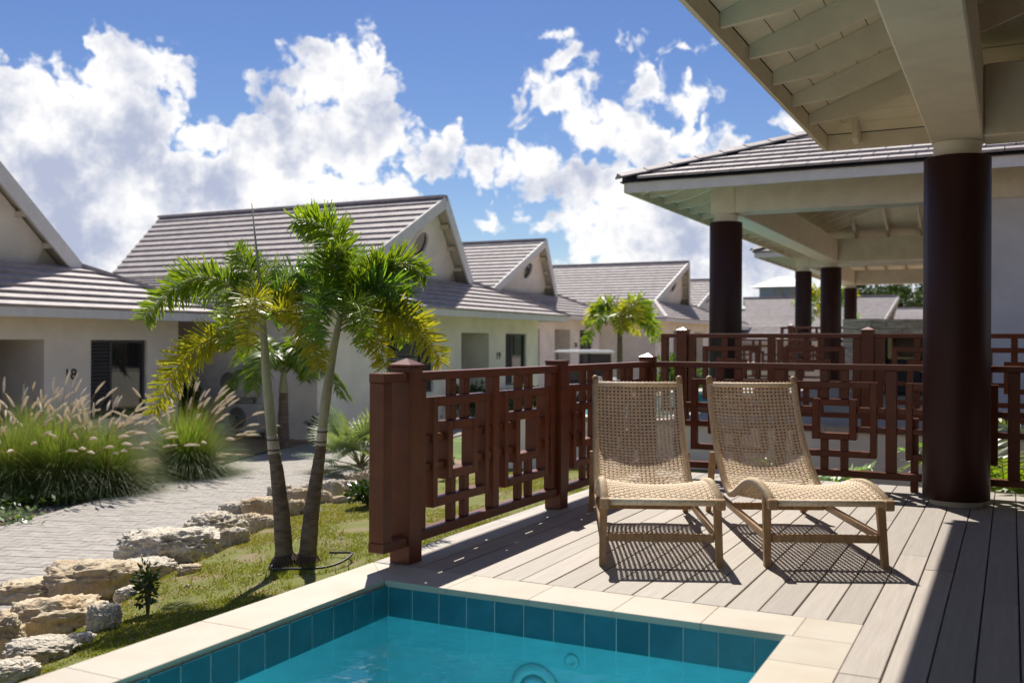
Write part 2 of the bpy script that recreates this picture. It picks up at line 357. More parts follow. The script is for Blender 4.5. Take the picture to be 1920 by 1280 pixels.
def water_mat():
    m = bpy.data.materials.new('pool_water'); m.use_nodes = True; nt = m.node_tree; N = nt.nodes; L = nt.links
    N.remove(N['Principled BSDF']); out = N['Material Output']
    tr = N.new('ShaderNodeBsdfTransparent'); tr.inputs[0].default_value = (0.72, 0.95, 0.97, 1)
    gl = N.new('ShaderNodeBsdfGlossy'); gl.inputs['Roughness'].default_value = 0.02
    fr = N.new('ShaderNodeFresnel'); fr.inputs['IOR'].default_value = 1.33
    tc = N.new('ShaderNodeTexCoord'); nz = N.new('ShaderNodeTexNoise'); nz.inputs['Scale'].default_value = 7.0; nz.inputs['Detail'].default_value = 2
    bp = N.new('ShaderNodeBump'); bp.inputs['Strength'].default_value = 0.55; bp.inputs['Distance'].default_value = 0.02
    L.new(tc.outputs['Object'], nz.inputs['Vector']); L.new(nz.outputs['Fac'], bp.inputs['Height']); L.new(bp.outputs[0], gl.inputs['Normal']); L.new(bp.outputs[0], fr.inputs['Normal'])
    mx = N.new('ShaderNodeMixShader'); L.new(fr.outputs[0], mx.inputs[0]); L.new(tr.outputs[0], mx.inputs[1]); L.new(gl.outputs[0], mx.inputs[2]); L.new(mx.outputs[0], out.inputs[0])
    return m
M['water'] = water_mat()

# ------------------------------------------------------------------ ground, lawn, path
GZ = -0.8
def interp(tab, y):
    return float(np.interp(y, [a for a, b in tab], [b for a, b in tab]))
ROCK = [(a*1.03, b*1.03) for a, b in [(-2, -2.9), (1.5, -3.75), (3.3, -4.45), (4.03, -4.85), (5.16, -5.40), (6.13, -5.72), (7.0, -6.02), (7.8, -6.30), (8.85, -6.56), (9.87, -6.84), (12, -7.4), (16, -8.4)]]
def lawn_z(x, y):
    rx = interp(ROCK, y); t = (x+3.1)/(rx+3.1) if rx < -3.15 else 1.0
    if t <= 0: z = -0.27
    elif t <= 1: z = -0.27-0.27*t**1.25
    else: z = -0.54-(t-1)*(abs(rx)-3.1)*0.55
    return max(z, GZ-0.03)+0.025*noise.noise(Vector((x*1.6, y*1.6, 0)))*min(1, max(0, t*4))
palm_spot = (-4.5, 5.5)
def ground():
    xs = [-2500, -120, -3.05, -0.60, 60, 2500]; ys = [-2500, -60, -2.6, 4.40, 120, 2500]
    mb = MB(); n = len(xs)
    mb.v = [(x, y, GZ) for y in ys for x in xs]
    for j in range(5):
        for i in range(5):
            if i == 2 and j == 2: continue
            mb.f.append((j*n+i, j*n+i+1, (j+1)*n+i+1, (j+1)*n+i))
    tag(obj('ground', mb, M['soil']), 'bare brown earth under the resort garden', kind='structure')
    # lawn sheet from the pool coping down to the rocks and over to the path
    mb = MB(); ny, nx = 90, 50
    for j in range(ny+1):
        y = -2.2+j*13.5/ny; rx = interp(ROCK, y)
        for i in range(nx+1):
            t = i/nx*1.25; x = -3.095+(rx+3.1)*t
            mb.v.append((x, y, lawn_z(x, y)-(0.25 if i == nx else 0)))
    mb.f = [(j*(nx+1)+i, (j+1)*(nx+1)+i, (j+1)*(nx+1)+i+1, j*(nx+1)+i+1) for j in range(ny) for i in range(nx)]
    tag(obj('lawn', mb, M['lawn'], smooth=True), 'patchy mossy lawn between pool and rocks', kind='structure')
    # turf blades, dense where the moss is, sparse on the bare patches
    rs = np.random.RandomState(3); V = []; Fc = []; k = 0
    while k < 110000:
        y = rs.uniform(1.6, 11.0); rx = interp(ROCK, y); x = rs.uniform(rx-0.1, -3.11)
        dens = noise.fractal(Vector((x*1.1+9, y*1.1, 0)), 1.0, 2.0, 3)
        if dens < rs.uniform(-0.30, 0.22): continue
        z = lawn_z(x, y); h = rs.uniform(0.005, 0.016); a = rs.uniform(0, 6.28); w = rs.uniform(0.003, 0.008)
        lx, ly = rs.uniform(-.014, .014, 2); ca, sa = math.cos(a)*w, math.sin(a)*w
        V += [(x-ca, y-sa, z-.004), (x+ca, y+sa, z-.004), (x+lx, y+ly, z+h)]; Fc.append((3*k, 3*k+1, 3*k+2)); k += 1
    for c in range(420):                 # taller tufts and weeds, many along the coping edge
        y = rs.uniform(1.6, 10.5); rx = interp(ROCK, y)
        x = -3.11-abs(rs.normal(0, .03)) if c % 3 == 0 else rs.uniform(rx, -3.12)
        if c % 5 == 1: x, y = palm_spot[0]+rs.normal(0, .3), palm_spot[1]+rs.normal(0, .3)
        z = lawn_z(x, y)
        for b in range(14):
            a = rs.uniform(0, 6.28); w = rs.uniform(.002, .0045); ox, oy = rs.normal(0, .018, 2); h = rs.uniform(.02, .055)*(1.3 if c % 3 == 0 else 1)
            V += [(x+ox-math.cos(a)*w, y+oy-math.sin(a)*w, z-.004), (x+ox+math.cos(a)*w, y+oy+math.sin(a)*w, z-.004), (x+ox*2+rs.normal(0, .012), y+oy*2+rs.normal(0, .012), z+h)]; Fc.append((3*k, 3*k+1, 3*k+2)); k += 1
    mb = MB(); mb.v = V; mb.f = Fc
    tag(obj('turf', mb, M['moss_blade']), 'short mossy turf blades growing on the lawn', 'turf', kind='stuff')
    mb = MB()
    for c in range(700):
        y = rs.uniform(1.8, 10); rx = interp(ROCK, y); x = rs.uniform(rx, -3.12) if c % 2 else palm_spot[0]+rs.normal(0, .7); y = y if c % 2 else palm_spot[1]+rs.normal(0, .7)
        if x > -3.12: continue
        z = lawn_z(x, y)+.008; a = rs.uniform(0, 6.28); l = rs.uniform(.006, .022); w = l*rs.uniform(.2, .5); d = Vector((math.cos(a)*l, math.sin(a)*l, rs.uniform(-.2, .4)*l)); sd = Vector((-math.sin(a)*w, math.cos(a)*w, .3*w)); p = Vector((x, y, z))
        mb.add([p-d, p+sd, p+d, p-sd], [(0, 1, 2), (0, 2, 3)])
    tag(obj('leaf_litter', mb, M['litter']), 'scattered brown leaf litter and soil crumbs on the lawn', 'leaf litter', kind='stuff')
    mb = MB(); mb.v = [(-12.0, 16.5, GZ+.006), (-6.2, 13.5, GZ+.006), (-6.2, 26, GZ+.006), (-12.2, 31, GZ+.006)]; mb.f = [(0, 1, 2, 3)]
    tag(obj('far_lawn', mb, M['far_lawn']), 'green grass beyond the neighbouring pool', kind='structure')
    # paved path
    P0, dv = Vector((-7.31, 7.63)), Vector((-0.309, 0.951)); nv = Vector((-0.951, -0.309)); WID = 2.30
    def pt(s, w, z): q = P0+dv*s+nv*w; bend = nv*(0.012*max(0, s-6)**2); q = q-bend; return (q.x, q.y, z)
    mb = MB(); ss = np.linspace(-9, 18, 40)
    for s in ss: mb.v += [pt(s, -.05, GZ+.008), pt(s, WID+.03, GZ+.008)]
    mb.f = [(2*i, 2*i+2, 2*i+3, 2*i+1) for i in range(len(ss)-1)]
    path = tag(obj('path', mb, M['paver_base']), 'grey concrete paver path winding past the houses', kind='structure')
    pm = MB(); pm.cbox(-.117, .117, -.058, .058, 0, .034, .004); pme = mesh_of('paver', pm, M['paver'])
    field = MB(); cnt = 0; rows = [i for i in range(-72, 148)]
    ang = math.atan2(nv.y, nv.x)
    vis = []
    for i in rows:
        off = 0 if i % 2 else .12
        vis.append((pt(i*.12, .06, GZ+.012), 'e')); vis.append((pt(i*.12, WID-.06, GZ+.012), 'e'))
        w = .124+off; a = .124
        while a < WID-.125:
            b = min(w+.24 if a > .13 or off == 0 else w, WID-.124)
            if b-a > .03: vis.append((pt(i*.12, (a+b)/2, GZ+.012+rnd.uniform(-.002, .002)), b-a))
            w = b; a = b
    vis.sort(key=lambda q: (0 if q[0][1] > 4.9 else 1, depth(q[0])))
    for p, i in vis:
        a2 = ang+rnd.uniform(-.012, .012)
        wd = .115 if i == 'e' else i-.005
        if cnt < 290 and p[1] > 4.9:
            put('paver', pme, path, loc=p, rot=(rnd.uniform(-.006, .006), rnd.uniform(-.006, .006), a2), scale=(wd/.234, 1, 1)); cnt += 1
        else:
            field.cbox(-wd/2, wd/2, -.058, .058, 0, .034, .004, Matrix.Translation(p) @ Matrix.Rotation(a2, 4, 'Z'))
    fo = obj('paver_field', field, M['paver'], path); fo['kind'] = 'stuff'
    # dark gravel strip on the far side of the path
    mb = MB(); rs = np.random.RandomState(5)
    for k in range(5200):
        s = rs.uniform(-4, 8); w = WID+.05+rs.uniform(0, .42)*(1 if s < 2.5 else .5)
        p = pt(s, w, GZ+.01); r = rs.uniform(.010, .022); M4 = Matrix.Rotation(rs.uniform(0, 6), 3, 'Z')
        pts = [M4 @ Vector(q)*r for q in ((1, 0, 0), (0, .8, 0), (-1, .1, 0), (0, -.8, 0), (.1, 0, .7))]
        mb.add([Vector(p)+q for q in pts], [(0, 1, 4), (1, 2, 4), (2, 3, 4), (3, 0, 4)])
    tag(obj('gravel', mb, M['gravel']), 'loose dark grey gravel strip along the far path edge', 'gravel', kind='stuff')
ground()

# ------------------------------------------------------------------ pool
PXL, PXR, PYF, PYN, WZ = -2.80, -0.838, 4.165, -2.2, -0.168
def pool():
    t = thing('swimming_pool', 'plunge pool with teal tile band and cream stone coping', 'pool', (-1.82, 1.0, -1.25))
    b = MB(); e = .02
    b.box(PXL-.25, PXL-e, PYN-.2, PYF+.25, -1.25, -.032); b.box(PXR+e, PXR+.25, PYN-.2, PYF+.25, -1.25, -.032)
    b.box(PXL-e+.001, PXR+e-.001, PYF+e, PYF+.25, -1.25, -.034); b.box(PXL-e+.001, PXR+e-.001, PYN-.2, PYN-e, -1.25, -.034)
    b.box(PXL-e+.001, PXR+e-.001, PYN-e+.001, PYF+e-.001, -1.3, -1.2)
    obj('basin', b, M['plaster'], t)
    g = MB(); g.box(PXL-e+.001, PXL-.006, PYN, PYF+.01, -.185, -.033); g.box(PXR+.006, PXR+e-.001, PYN, PYF+.01, -.185, -.033); g.box(PXL-.005, PXR+.005, PYF+.006, PYF+e-.001, -.185, -.033)
    obj('grout_bed', g, M['grout'], t)
    m = MB(); m.cbox(-.0742, .0742, -.003, .004, -.157, 0, .0015); far = mesh_of('tile', m, M['tile'])
    def cut(w): q = MB(); q.cbox(-w/2+.001, w/2-.001, -.003, .004, -.157, 0, .0015); return mesh_of('tile', q, M['tile'])
    pitch = .1545
    xs = [-2.802+.142+pitch*i for i in range(13)]
    put('tile', cut(.138), t, loc=(-2.731, PYF+.003, -.026))
    for i in range(12):
        x0, x1 = xs[i], xs[i+1]
        if x1 < PXR+.002: put('tile', far, t, loc=((x0+x1)/2, PYF+.003, -.026))
        elif PXR-x0 > .02: put('tile', cut(PXR-x0-.003), t, loc=((x0+PXR)/2, PYF+.003, -.026)); break
    y = 4.034
    put('tile', cut(.126), t, loc=(PXL-.003, (y+PYF)/2, -.026), rot=(0, 0, R(90)))
    k = 0
    while y > PYN+.2:
        put('tile', far, t, loc=(PXL-.003, y-pitch/2-.002, -.026), rot=(0, 0, R(90)))
        if y < 4.0: put('tile', far, t, loc=(PXR+.003, y+pitch/2, -.026), rot=(0, 0, R(-90)))
        y -= .1575; k += 1
    w = MB(); w.v = [(PXL, PYN, WZ), (PXR, PYN, WZ), (PXR, PYF, WZ), (PXL, PYF, WZ)]; w.f = [(0, 1, 2, 3)]
    obj('water', w, M['water'], t)
    # coping stones
    def stone(x0, x1, y0, y1): q = MB(); q.cbox(x0+.0006, x1-.0006, y0+.0006, y1-.0006, -.030, 0, .0018); obj('coping_stone', q, M['coping'], t)
    xa, xb = -2.812, -.828; yb = 4.150
    jx = [-3.10, -2.812+.356, -2.012, -1.592, -1.187, -.80, -.562]
    q = MB(); q.slab([(-3.0988, 4.46, -.03), (-2.812, yb+.001, -.03), (jx[1]-.001, yb+.001, -.03), (jx[1]-.001, 4.4535, -.03), (-3.0, 4.4535, -.03)], (0, 0, .03)); obj('coping_stone', q, M['coping'], t)
    for a, b_ in zip(jx[1:-2], jx[2:-1]): stone(a, b_, yb, 4.455)
    stone(jx[-2], jx[-1], yb, 4.455)
    q = MB(); q.slab([(-3.0988, 4.458, -.03), (-3.0988, 3.182, -.03), (-2.8132, 3.182, -.03), (-2.8132, yb-.001, -.03)], (0, 0, .03)); obj('coping_stone', q, M['coping'], t)
    y = 3.18
    for l in (.68, .62, .70, .60, .66, .62, .7, .65): stone(-3.10, xa, y-l, y); y -= l
    y = yb
    for l in (.35, .62, .60, .64, .61, .60, .6, .62, .6, .6): stone(xb, -.562, y-l, y); y -= l
    # underwater lamp and return fitting on the far wall
    lm = MB(); lm.lathe([(.125, 0), (.125, -.012), (.10, -.022), (.085, -.022), (.08, -.012)], c=(-1.985, PYF+.018, -.43), axis='Y', n=40)
    la = obj('underwater_lamp', lm, M['pool_fitting'], t, True)
    l2 = MB(); l2.lathe([(.078, 0), (.05, -.012), (.01, -.016)], c=(-1.985, PYF+.004, -.43), axis='Y', n=32); obj('lens', l2, M['plaster'], la, True)
    j = MB(); j.lathe([(.036, 0), (.034, -.010), (.016, -.012), (.014, -.004)], c=(-1.80, PYF+.018, -.265), axis='Y', n=24); obj('return_fitting', j, M['pool_fitting'], t, True)
pool()

# ------------------------------------------------------------------ deck
def deck():
    q = MB(); q.box(-.558, 4.2, -3.2, 8.955, -.6, -.030); q.box(-3.085, -.5585, 4.458, 8.955, -.6, -.031)
    d = tag(obj('deck', q, M['dark_under']), 'weathered hardwood deck beside the plunge pool', kind='structure')
    p = .1497
    for k in range(-16, 30):
        x0 = -.5595+k*p; x1 = x0+p-.0068
        y = 4.4575 if k < 0 else -3.2
        end = 8.97; first = True
        while y < end-.05:
            l = rnd.uniform(1.0, 3.4) if first else rnd.uniform(2.0, 3.6); first = False
            y2 = min(end, y+l)
            if end-y2 < .5: y2 = end
            b = MB(); dz = rnd.uniform(-.0012, .0012); b.cbox(x0, x1, y+.0006, y2-.0006, -.028+dz, dz, .0022); obj('board', b, M['deck_wood'], d); y = y2
    for a, b_ in ((4.464, 5.9), (5.9, 7.6), (7.6, 8.97)):
        b = MB(); b.cbox(-3.10, -2.962, a+.0008, b_-.0008, -.034, .0015, .003); obj('edging_board', b, M['deck_edge'], d)
deck()

# ------------------------------------------------------------------ villas with open verandas
OV, SL = 1.16, 0.38
def column(t, x, y, z0, z1):
    m = MB(); n = 72; prof = [(.228, z0+.045), (.235, z0+.052), (.235, z1-.125), (.228, z1-.118)]
    V = []
    for (r_, z) in prof:
        for k in range(n):
            a = 2*math.pi*k/n; rr = r_*(.985 if k % 18 == 5 else 1)        # joints of the cladding shells
            V.append((x+rr*math.cos(a), y+rr*math.sin(a), z))
    m.v = V; m.f = [(i*n+k, i*n+(k+1) % n, (i+1)*n+(k+1) % n, (i+1)*n+k) for i in range(3) for k in range(n)]+[tuple(range(n))[::-1], tuple(range(3*n, 4*n))]
    c = obj('column', m, M['column'], t, True)
    b = MB(); b.lathe([(.185, z0), (.185, z0+.05)], c=(x, y, 0), n=40); obj('column_base', b, M['cream'], c, True)
    b = MB(); b.lathe([(.168, z1-.13), (.168, z1-.002)], c=(x, y, 0), n=40); obj('column_cap', b, M['cream'], c, True)
    for q in c.children: q.data.shade_flat()
def villa(t, cx, cy, y2, dz, x_end, rafter_pitch=.70, y_phase=0.0, boards=0, tiles=False, hips=True, wall_x=None, ring=(True, True)):
    """hip-roofed veranda: columns, ring beam, rafters, soffit, fascia, tiled roof"""
    xe, xr, y0, y1 = cx-OV, x_end+OV, cy-OV, y2+OV
    zb, zt, zE = 2.72+dz, 3.25+dz, 2.955+dz
    for (c_y) in ((cy, y2)): column(t, cx, c_y, dz if dz == 0 else dz-.09, zb)
    for (a, b, c, d) in ((cx-.18, cx+.18, cy-.18, y2+.18), (cx+.18, x_end, cy-.18, cy+.18), (cx+.18, x_end, y2-.18, y2+.18), (x_end, x_end+.36, cy-.18, y2+.18)):
        q = MB(); q.cbox(a, b, c, d, zb, zt, .012); obj('beam', q, M['cream'], t)
    half = (xr-xe)/2
    S = {'L': lambda a, tt, z: Vector((xe+tt, a, z)), 'R': lambda a, tt, z: Vector((xr-tt, a, z)), 'N': lambda a, tt, z: Vector((a, y0+tt, z)), 'F': lambda a, tt, z: Vector((a, y1-tt, z))}
    rng = {'L': (y0, y1), 'R': (y0, y1), 'N': (xe, xr), 'F': (xe, xr)}
    for k in 'LRNF':
        f = S[k]; a0, a1 = rng[k]
        # fascia
        q = MB(); z0, z1 = zE, zE+.135
        e = 0.0 if k in 'LR' else .032
        pa, pb = (a0, a1) if k in 'LR' else (a0+e, a1-e)
        q.hexa([f(pa, 0, z0), f(pb, 0, z0), f(pb, .03, z0), f(pa, .03, z0), f(pa, 0, z1), f(pb, 0, z1), f(pb, .03, z1), f(pa, .03, z1)])
        obj('fascia', q, M['trim'] if k == 'N' else M['cream'], t)
        # rafters
        a = a0+.30+(y_phase if k in 'LR' else 0)
        while a < a1-.2:
            tm = min(half, a-a0, a1-a)-.02
            if tm > .25:
                w = .022; q = MB(); P = []
                tt = [.032, .40, tm] if tm > .55 else [.032, tm*.6, tm]
                for sgn in (-w, w):
                    top = [f(a+sgn, u, zE+.128+SL*u) for u in tt]; bot = [f(a+sgn, tt[0], zE+.045+SL*tt[0]), f(a+sgn, tt[1], zE-.055+SL*tt[1]), f(a+sgn, tt[2], zE-.065+SL*tt[2])]
                    P += [*bot, *top[::-1]]
                q.add(P, [(0, 1, 2, 3, 4, 5), (11, 10, 9, 8, 7, 6)]+[(i, (i+1) % 6+6 if False else (i+6), (i+1) % 6+6, (i+1) % 6) for i in range(6)])
                obj('rafter', q, M['cream'], t)
            a += rafter_pitch
        # soffit boards near the eave, a plain ceiling sheet further in
        tb = .034
        for i in range(boards if k in 'LF' else 0):
            wdt = .158; u0, u1 = tb, tb+wdt-.006
            q = MB(); z = lambda u: zE+.130+SL*u
            q.hexa([f(a0+u0, u0, z(u0)), f(a1-u0, u0, z(u0)), f(a1-u1, u1, z(u1)), f(a0+u1, u1, z(u1)), f(a0+u0, u0, z(u0)+.018), f(a1-u0, u0, z(u0)+.018), f(a1-u1, u1, z(u1)+.018), f(a0+u1, u1, z(u1)+.018)])
            obj('soffit_board', q, M['cream'], t); tb += wdt
        q = MB(); z = lambda u: zE+.133+SL*u
        hh = half-.004
        q.add([f(a0+tb, tb, z(tb)), f(a1-tb, tb, z(tb)), f(a1-hh, hh, z(hh)), f(a0+hh, hh, z(hh))], [(0, 1, 2, 3)])
        obj('ceiling', q, M['cream'], t)
        # weatherproof layer and tiles
        zr = lambda u: zE+.156+SL*u
        u0 = -.045
        q = MB(); q.add([f(a0+u0, u0, zr(u0)), f(a1-u0, u0, zr(u0)), f(a1-half, half, zr(half)), f(a0+half, half, zr(half)), f(a0+u0, u0, zr(u0)+.012), f(a1-u0, u0, zr(u0)+.012), f(a1-half, half, zr(half)+.012), f(a0+half, half, zr(half)+.012)],
            [(0, 1, 2, 3), (4, 5, 6, 7), (0, 1, 5, 4)])
        obj('underlay', q, M['roof_dark'], t)
        if tiles and k in 'NL':
            ex, tw = .305, .33; n_rows = int((half-.1)/ex)
            tm_ = MB(); tm_.cbox(-tw/2+.005, tw/2-.005, 0, .34, 0, .034, .003); me = mesh_of('roof_tile', tm_, M['roof'])
            ang = math.atan(SL); cnt = 0
            for r_ in range(n_rows):
                u = -.055+r_*ex*math.cos(ang)
                aa = a0+u+.10+(tw/2 if r_ % 2 else 0)
                while aa < a1-u:
                    lim = (aa < (2.2 if k == 'N' else -99))
                    if aa-tw/2 > a0+u+.02 and lim and aa+tw/2 < a1-u and cnt < 230:
                        p = f(aa, u, zr(u)+.046)
                        put('roof_tile', me, t, loc=p, rot=(ang-.105, 0, 0)); cnt += 1
                    aa += tw
        else:
            ex = .305; rows = int(half/ex/math.cos(math.atan(SL)))
            q = MB()
            for r_ in range(rows):
                u, v = -.05+r_*.29, -.05+(r_+1)*.29+.02
                v = min(v, half)
                q.hexa([f(a0+u, u, zr(u)+.014), f(a1-u, u, zr(u)+.014), f(a1-v, v, zr(v)+.013), f(a0+v, v, zr(v)+.013), f(a0+u, u, zr(u)+.05), f(a1-u, u, zr(u)+.05), f(a1-v, v, zr(v)+.022), f(a0+v, v, zr(v)+.022)])
            obj('roof_tiling', q, M['roof'], t)
    if hips:
        for (x, y, dx, dy) in ((xe, y0, 1, 1), (xe, y1, 1, -1)):
            ln = .42; d = Vector((dx, dy, SL)).normalized(); s = Vector((dy, -dx, 0)).normalized() if dx*dy > 0 else Vector((-dy, dx, 0)).normalized()*-1
            s = d.cross(Vector((0, 0, 1))).normalized(); uu = s.cross(d)
            n = int(half*1.44/ln)
            hm = MB(); w, h = .115, .055
            prof = [(-w, -.02), (-w, .0), (0, h), (w, .0), (w, -.02), (0, h-.022)]
            P = []
            for e, lift in ((0, .012), (ln+.035, 0)): P += [d*e+s*a+uu*(b+lift) for a, b in prof]
            hm.add(P, [(i, (i+1) % 6, (i+1) % 6+6, i+6) for i in range(6)]+[(5, 4, 3, 2), (5, 2, 1, 0), (11, 8, 9, 10), (11, 6, 7, 8)])
            me = mesh_of('hip_tile', hm, M['roof'])
            p0 = Vector((x-.06*dx, y-.06*dy, zE+.156-.06*SL+.075))
            for i in range(n): put('hip_tile', me, t, loc=p0+d*(i*ln))
            pa = Vector((x, y, zE+.150)); pb = pa+d*(n*ln*.97); q = MB(); w2 = s*.085; h2 = Vector((0, 0, .085))
            q.hexa([pa-w2, pa+w2, pb+w2, pb-w2, pa-w2*.6+h2, pa+w2*.6+h2, pb+w2*.6+h2, pb-w2*.6+h2]); obj('hip_batten', q, M['roof_dark'], t)
t1 = thing('veranda', 'cream hip roof with exposed rafters on a thick maroon column over the deck', 'veranda', (-.37, 8.15, 0))
villa(t1, -.37, -1.25, 8.15, 0.0, 5.2, rafter_pitch=.697, y_phase=.045, boards=6)
q = MB()
for a, b in ((-3.0, -2.7), (-.2, .1), (2.9, 3.2), (6.0, 6.3), (8.9, 9.2)): q.box(2.6, 2.85, a, b, -.03, 3.22)
q.box(2.62, 2.83, -2.69, 8.89, 2.5, 3.21); q.box(-.45, 2.59, -2.75, -2.55, 2.5, 3.21); q.box(-.75, -.45, -2.8, -2.5, -.03, 3.22); obj('house_wall', q, M['white_wall'], t1)  # unseen house walls, set close in to block sky light from behind
for a, b in ((-2.7, -.2), (.1, 2.9), (3.2, 6.0), (6.3, 8.9)):
    q = MB(); q.box(2.70, 2.74, a+.002, b-.002, -.028, 2.498); obj('unseen_dark_glazing', q, M['pane'], t1)  # unseen dark glazing added to darken the far railing and column
q = MB(); q.box(-.448, 2.598, -2.66, -2.62, -.028, 2.498); obj('unseen_dark_glazing', q, M['pane'], t1)  # more added glazing behind the camera, holding back sky light
t2 = thing('veranda', 'tiled hip roof veranda with two columns standing behind the stub-ended railing', 'veranda', (-3.75, 14.35, .28))
villa(t2, -3.75, 14.35, 23.8, .37, 3.5, tiles=True)
q = MB(); q.box(-.27, 4.6, 14.22, 14.5, .28, 3.09); o = obj('house_wall', q, M['pale_wall'], t2)
q = MB(); q.cbox(-.285, -.255, 14.19, 14.215, 1.95, 2.12, .003); obj('wall_lamp', q, M['black'], t2)
t3 = thing('veranda', 'farthest veranda roof, small, with two slim looking columns', 'veranda', (-5.4, 29.4, .61))
villa(t3, -5.4, 29.4, 38.8, .70, 2.0)

# raised terraces the verandas stand on
def terrace(label, x0, y0, x1, y1, z, pool_rect):
    t = thing('pool_terrace', label, 'terrace', (x0, y0, GZ))
    px0, px1, py0, py1 = pool_rect
    q = MB(); q.box(x0, x1, y0, y0+.2, GZ-.1, z-.06); q.box(x0, x0+.2, y0+.2, y1, GZ-.1, z-.06); obj('retaining_wall', q, M['white_wall'], t)
    q = MB(); q.box(px1, x1, y0+.2, y1, z-.30, z-.002); q.box(x0+.2, px1, py1+.02, y1, z-.30, z-.002); obj('floor_slab', q, M['concrete'], t)
    for (a, b, c, d) in ((x0-.02, px1+.0, y0-.02, py0), (x0-.02, px0, py0, py1), (x0-.02, px1, py1, py1+.3), (px1, x1, y0-.02, y0+.25)):
        n = max(1, int(max(b-a, d-c)/.65))
        for i in range(n):
            q = MB()
            if b-a > d-c: q.cbox(a+(b-a)*i/n+.002, a+(b-a)*(i+1)/n-.002, c, d, z-.06, z+.002, .005)
            else: q.cbox(a, b, c+(d-c)*i/n+.002, c+(d-c)*(i+1)/n-.002, z-.06, z+.002, .005)
            obj('coping_stone', q, M['coping'], t)
    q = MB(); q.box(px0-.01, px1-.002, py1, py1+.018, z-.5, z-.062); q.box(px1-.02, px1-.003, py0, py1-.002, z-.5, z-.303); obj('tile_band', q, M['tile'], t)
    q = MB(); q.box(x0+.2, px1-.003, y0+.2, py1+.018, z-1.0, z-.75); obj('pool_floor', q, M['plaster'], t)
    q = MB(); q.v = [(px0, py0, z-.14), (px1-.02, py0, z-.14), (px1-.02, py1, z-.14), (px0, py1, z-.14)]; q.f = [(0, 1, 2, 3)]; obj('water', q, M['water'], t)
terrace('white walled terrace with a raised pool between the two nearest verandas', -5.9, 11.4, 5.0, 24.6, .28, (-5.6, -3.9, 11.72, 18.6))
terrace('farther white walled terrace under the smallest veranda roof', -7.6, 26.5, 4.0, 40, .61, (-7.3, -5.7, 26.8, 32))

# ------------------------------------------------------------------ railings
def railing(label, o, d, z0, spans, posts, stub=None, group='red-brown lattice railings', foot=True, full=True):
    """o: start point, d: unit direction in plan; spans: list of (s0, s1, [panel stiles]); posts: (s, cap)"""
    d = Vector((d[0], d[1], 0)); n = Vector((-d.y, d.x, 0)); o = Vector((o[0], o[1], z0))
    Mx = Matrix(((d.x, n.x, 0, o.x), (d.y, n.y, 0, o.y), (0, 0, 1, z0), (0, 0, 0, 1)))
    t = thing('railing', label, 'railing', o, None)
    def bar(nm, s0, s1, dep, z0_, z1, c=.004, yo=0.0):
        q = MB(); q.cbox(s0, s1, -dep/2+yo, dep/2+yo, z0_, z1, c, Mx); return obj(nm, q, M['fence'], t)
    for s, cap in posts:
        p = bar('post', s-.064, s+.064, .128, 0 if foot else .05, 1.065 if cap != 'flat' else 1.055)
        q = MB()
        if cap == 'flat': q.cbox(s-.068, s+.068, -.068, .068, 1.055, 1.072, .003, Mx)
        else:
            q.cbox(s-.074, s+.074, -.074, .074, 1.065, 1.078, .003, Mx)
            b = [(-.07, -.07), (.07, -.07), (.07, .07), (-.07, .07)]
            q.add([Mx @ Vector((s+x, y, 1.0775)) for x, y in b]+[Mx @ Vector((s, 0, 1.112))], [(0, 1, 4), (1, 2, 4), (2, 3, 4), (3, 0, 4)])
        obj('post_cap', q, M['fence'], p)
    for s0, s1, stiles in spans:
        bar('top_rail', s0, s1, .085, .985, 1.035); bar('bottom_rail', s0, s1, .08, .100, .155)
        for s in stiles: bar('stile', s-.043, s+.043, .060, .1555, .9845)
        for a, b in zip(stiles[:-1], stiles[1:]):
            c = (a+b)/2; W, H, zc = .335, .312, .575; w = .052; r1, r2 = .178, .168; k = .08; bw = .032
            bar('frame_bar', c-W, c-W+w, .076, zc-H, zc+H); bar('frame_bar', c+W-w, c+W, .076, zc-H, zc+H)
            bar('frame_bar', c-W+w+.0004, c+W-w-.0004, .074, zc+H-w, zc+H); bar('frame_bar', c-W+w+.0004, c+W-w-.0004, .074, zc-H, zc-H+w)
            if not full: continue
            bar('ring_bar', c-r1, c-r1+.058, .086, zc-r2, zc+r2); bar('ring_bar', c+r1-.058, c+r1, .086, zc-r2, zc+r2)
            bar('ring_bar', c-r1+.0584, c+r1-.0584, .084, zc+r2-.055, zc+r2); bar('ring_bar', c-r1+.0584, c+r1-.0584, .084, zc-r2, zc-r2+.055)
            for e in (-k, k):
                bar('upright', c+e-bw, c+e+bw, .040, zc+r2+.0004, .9845); bar('upright', c+e-bw, c+e+bw, .040, .1555, zc-r2-.0004)
                bar('cross_bar', a+.0435, c-r1-.0004, .042, zc+e-.024, zc+e+.024); bar('cross_bar', c+r1+.0004, b-.0435, .042, zc+e-.024, zc+e+.024)
    if stub is not None:
        a, b = stub
        bar('end_stile', a, a+.075, .095, .150, .9850); bar('end_rail', a-.002, b, .100, .985, 1.035); bar('end_rail', a-.002, b, .100, .098, .1500)
    return t
railing('railing panels with lattice rings between pool corner post and far corner post', (-2.95, 4.555), (0, 1), 0,
        [(.064, 1.936, [.115, 1.0, 1.885]), (2.064, 3.95, [2.115, 3.01, 3.90])], [(0, 'cap'), (2.0, 'flat'), (4.015, 'cap')], stub=(-.285, -.064))
railing('railing running behind the woven loungers and the thick column', (-2.95, 8.57), (1, 0), 0,
        [(.064, 5.9, [.30, 1.19, 2.08, 2.97, 3.86, 4.75])], [], foot=False)
q = MB(); 
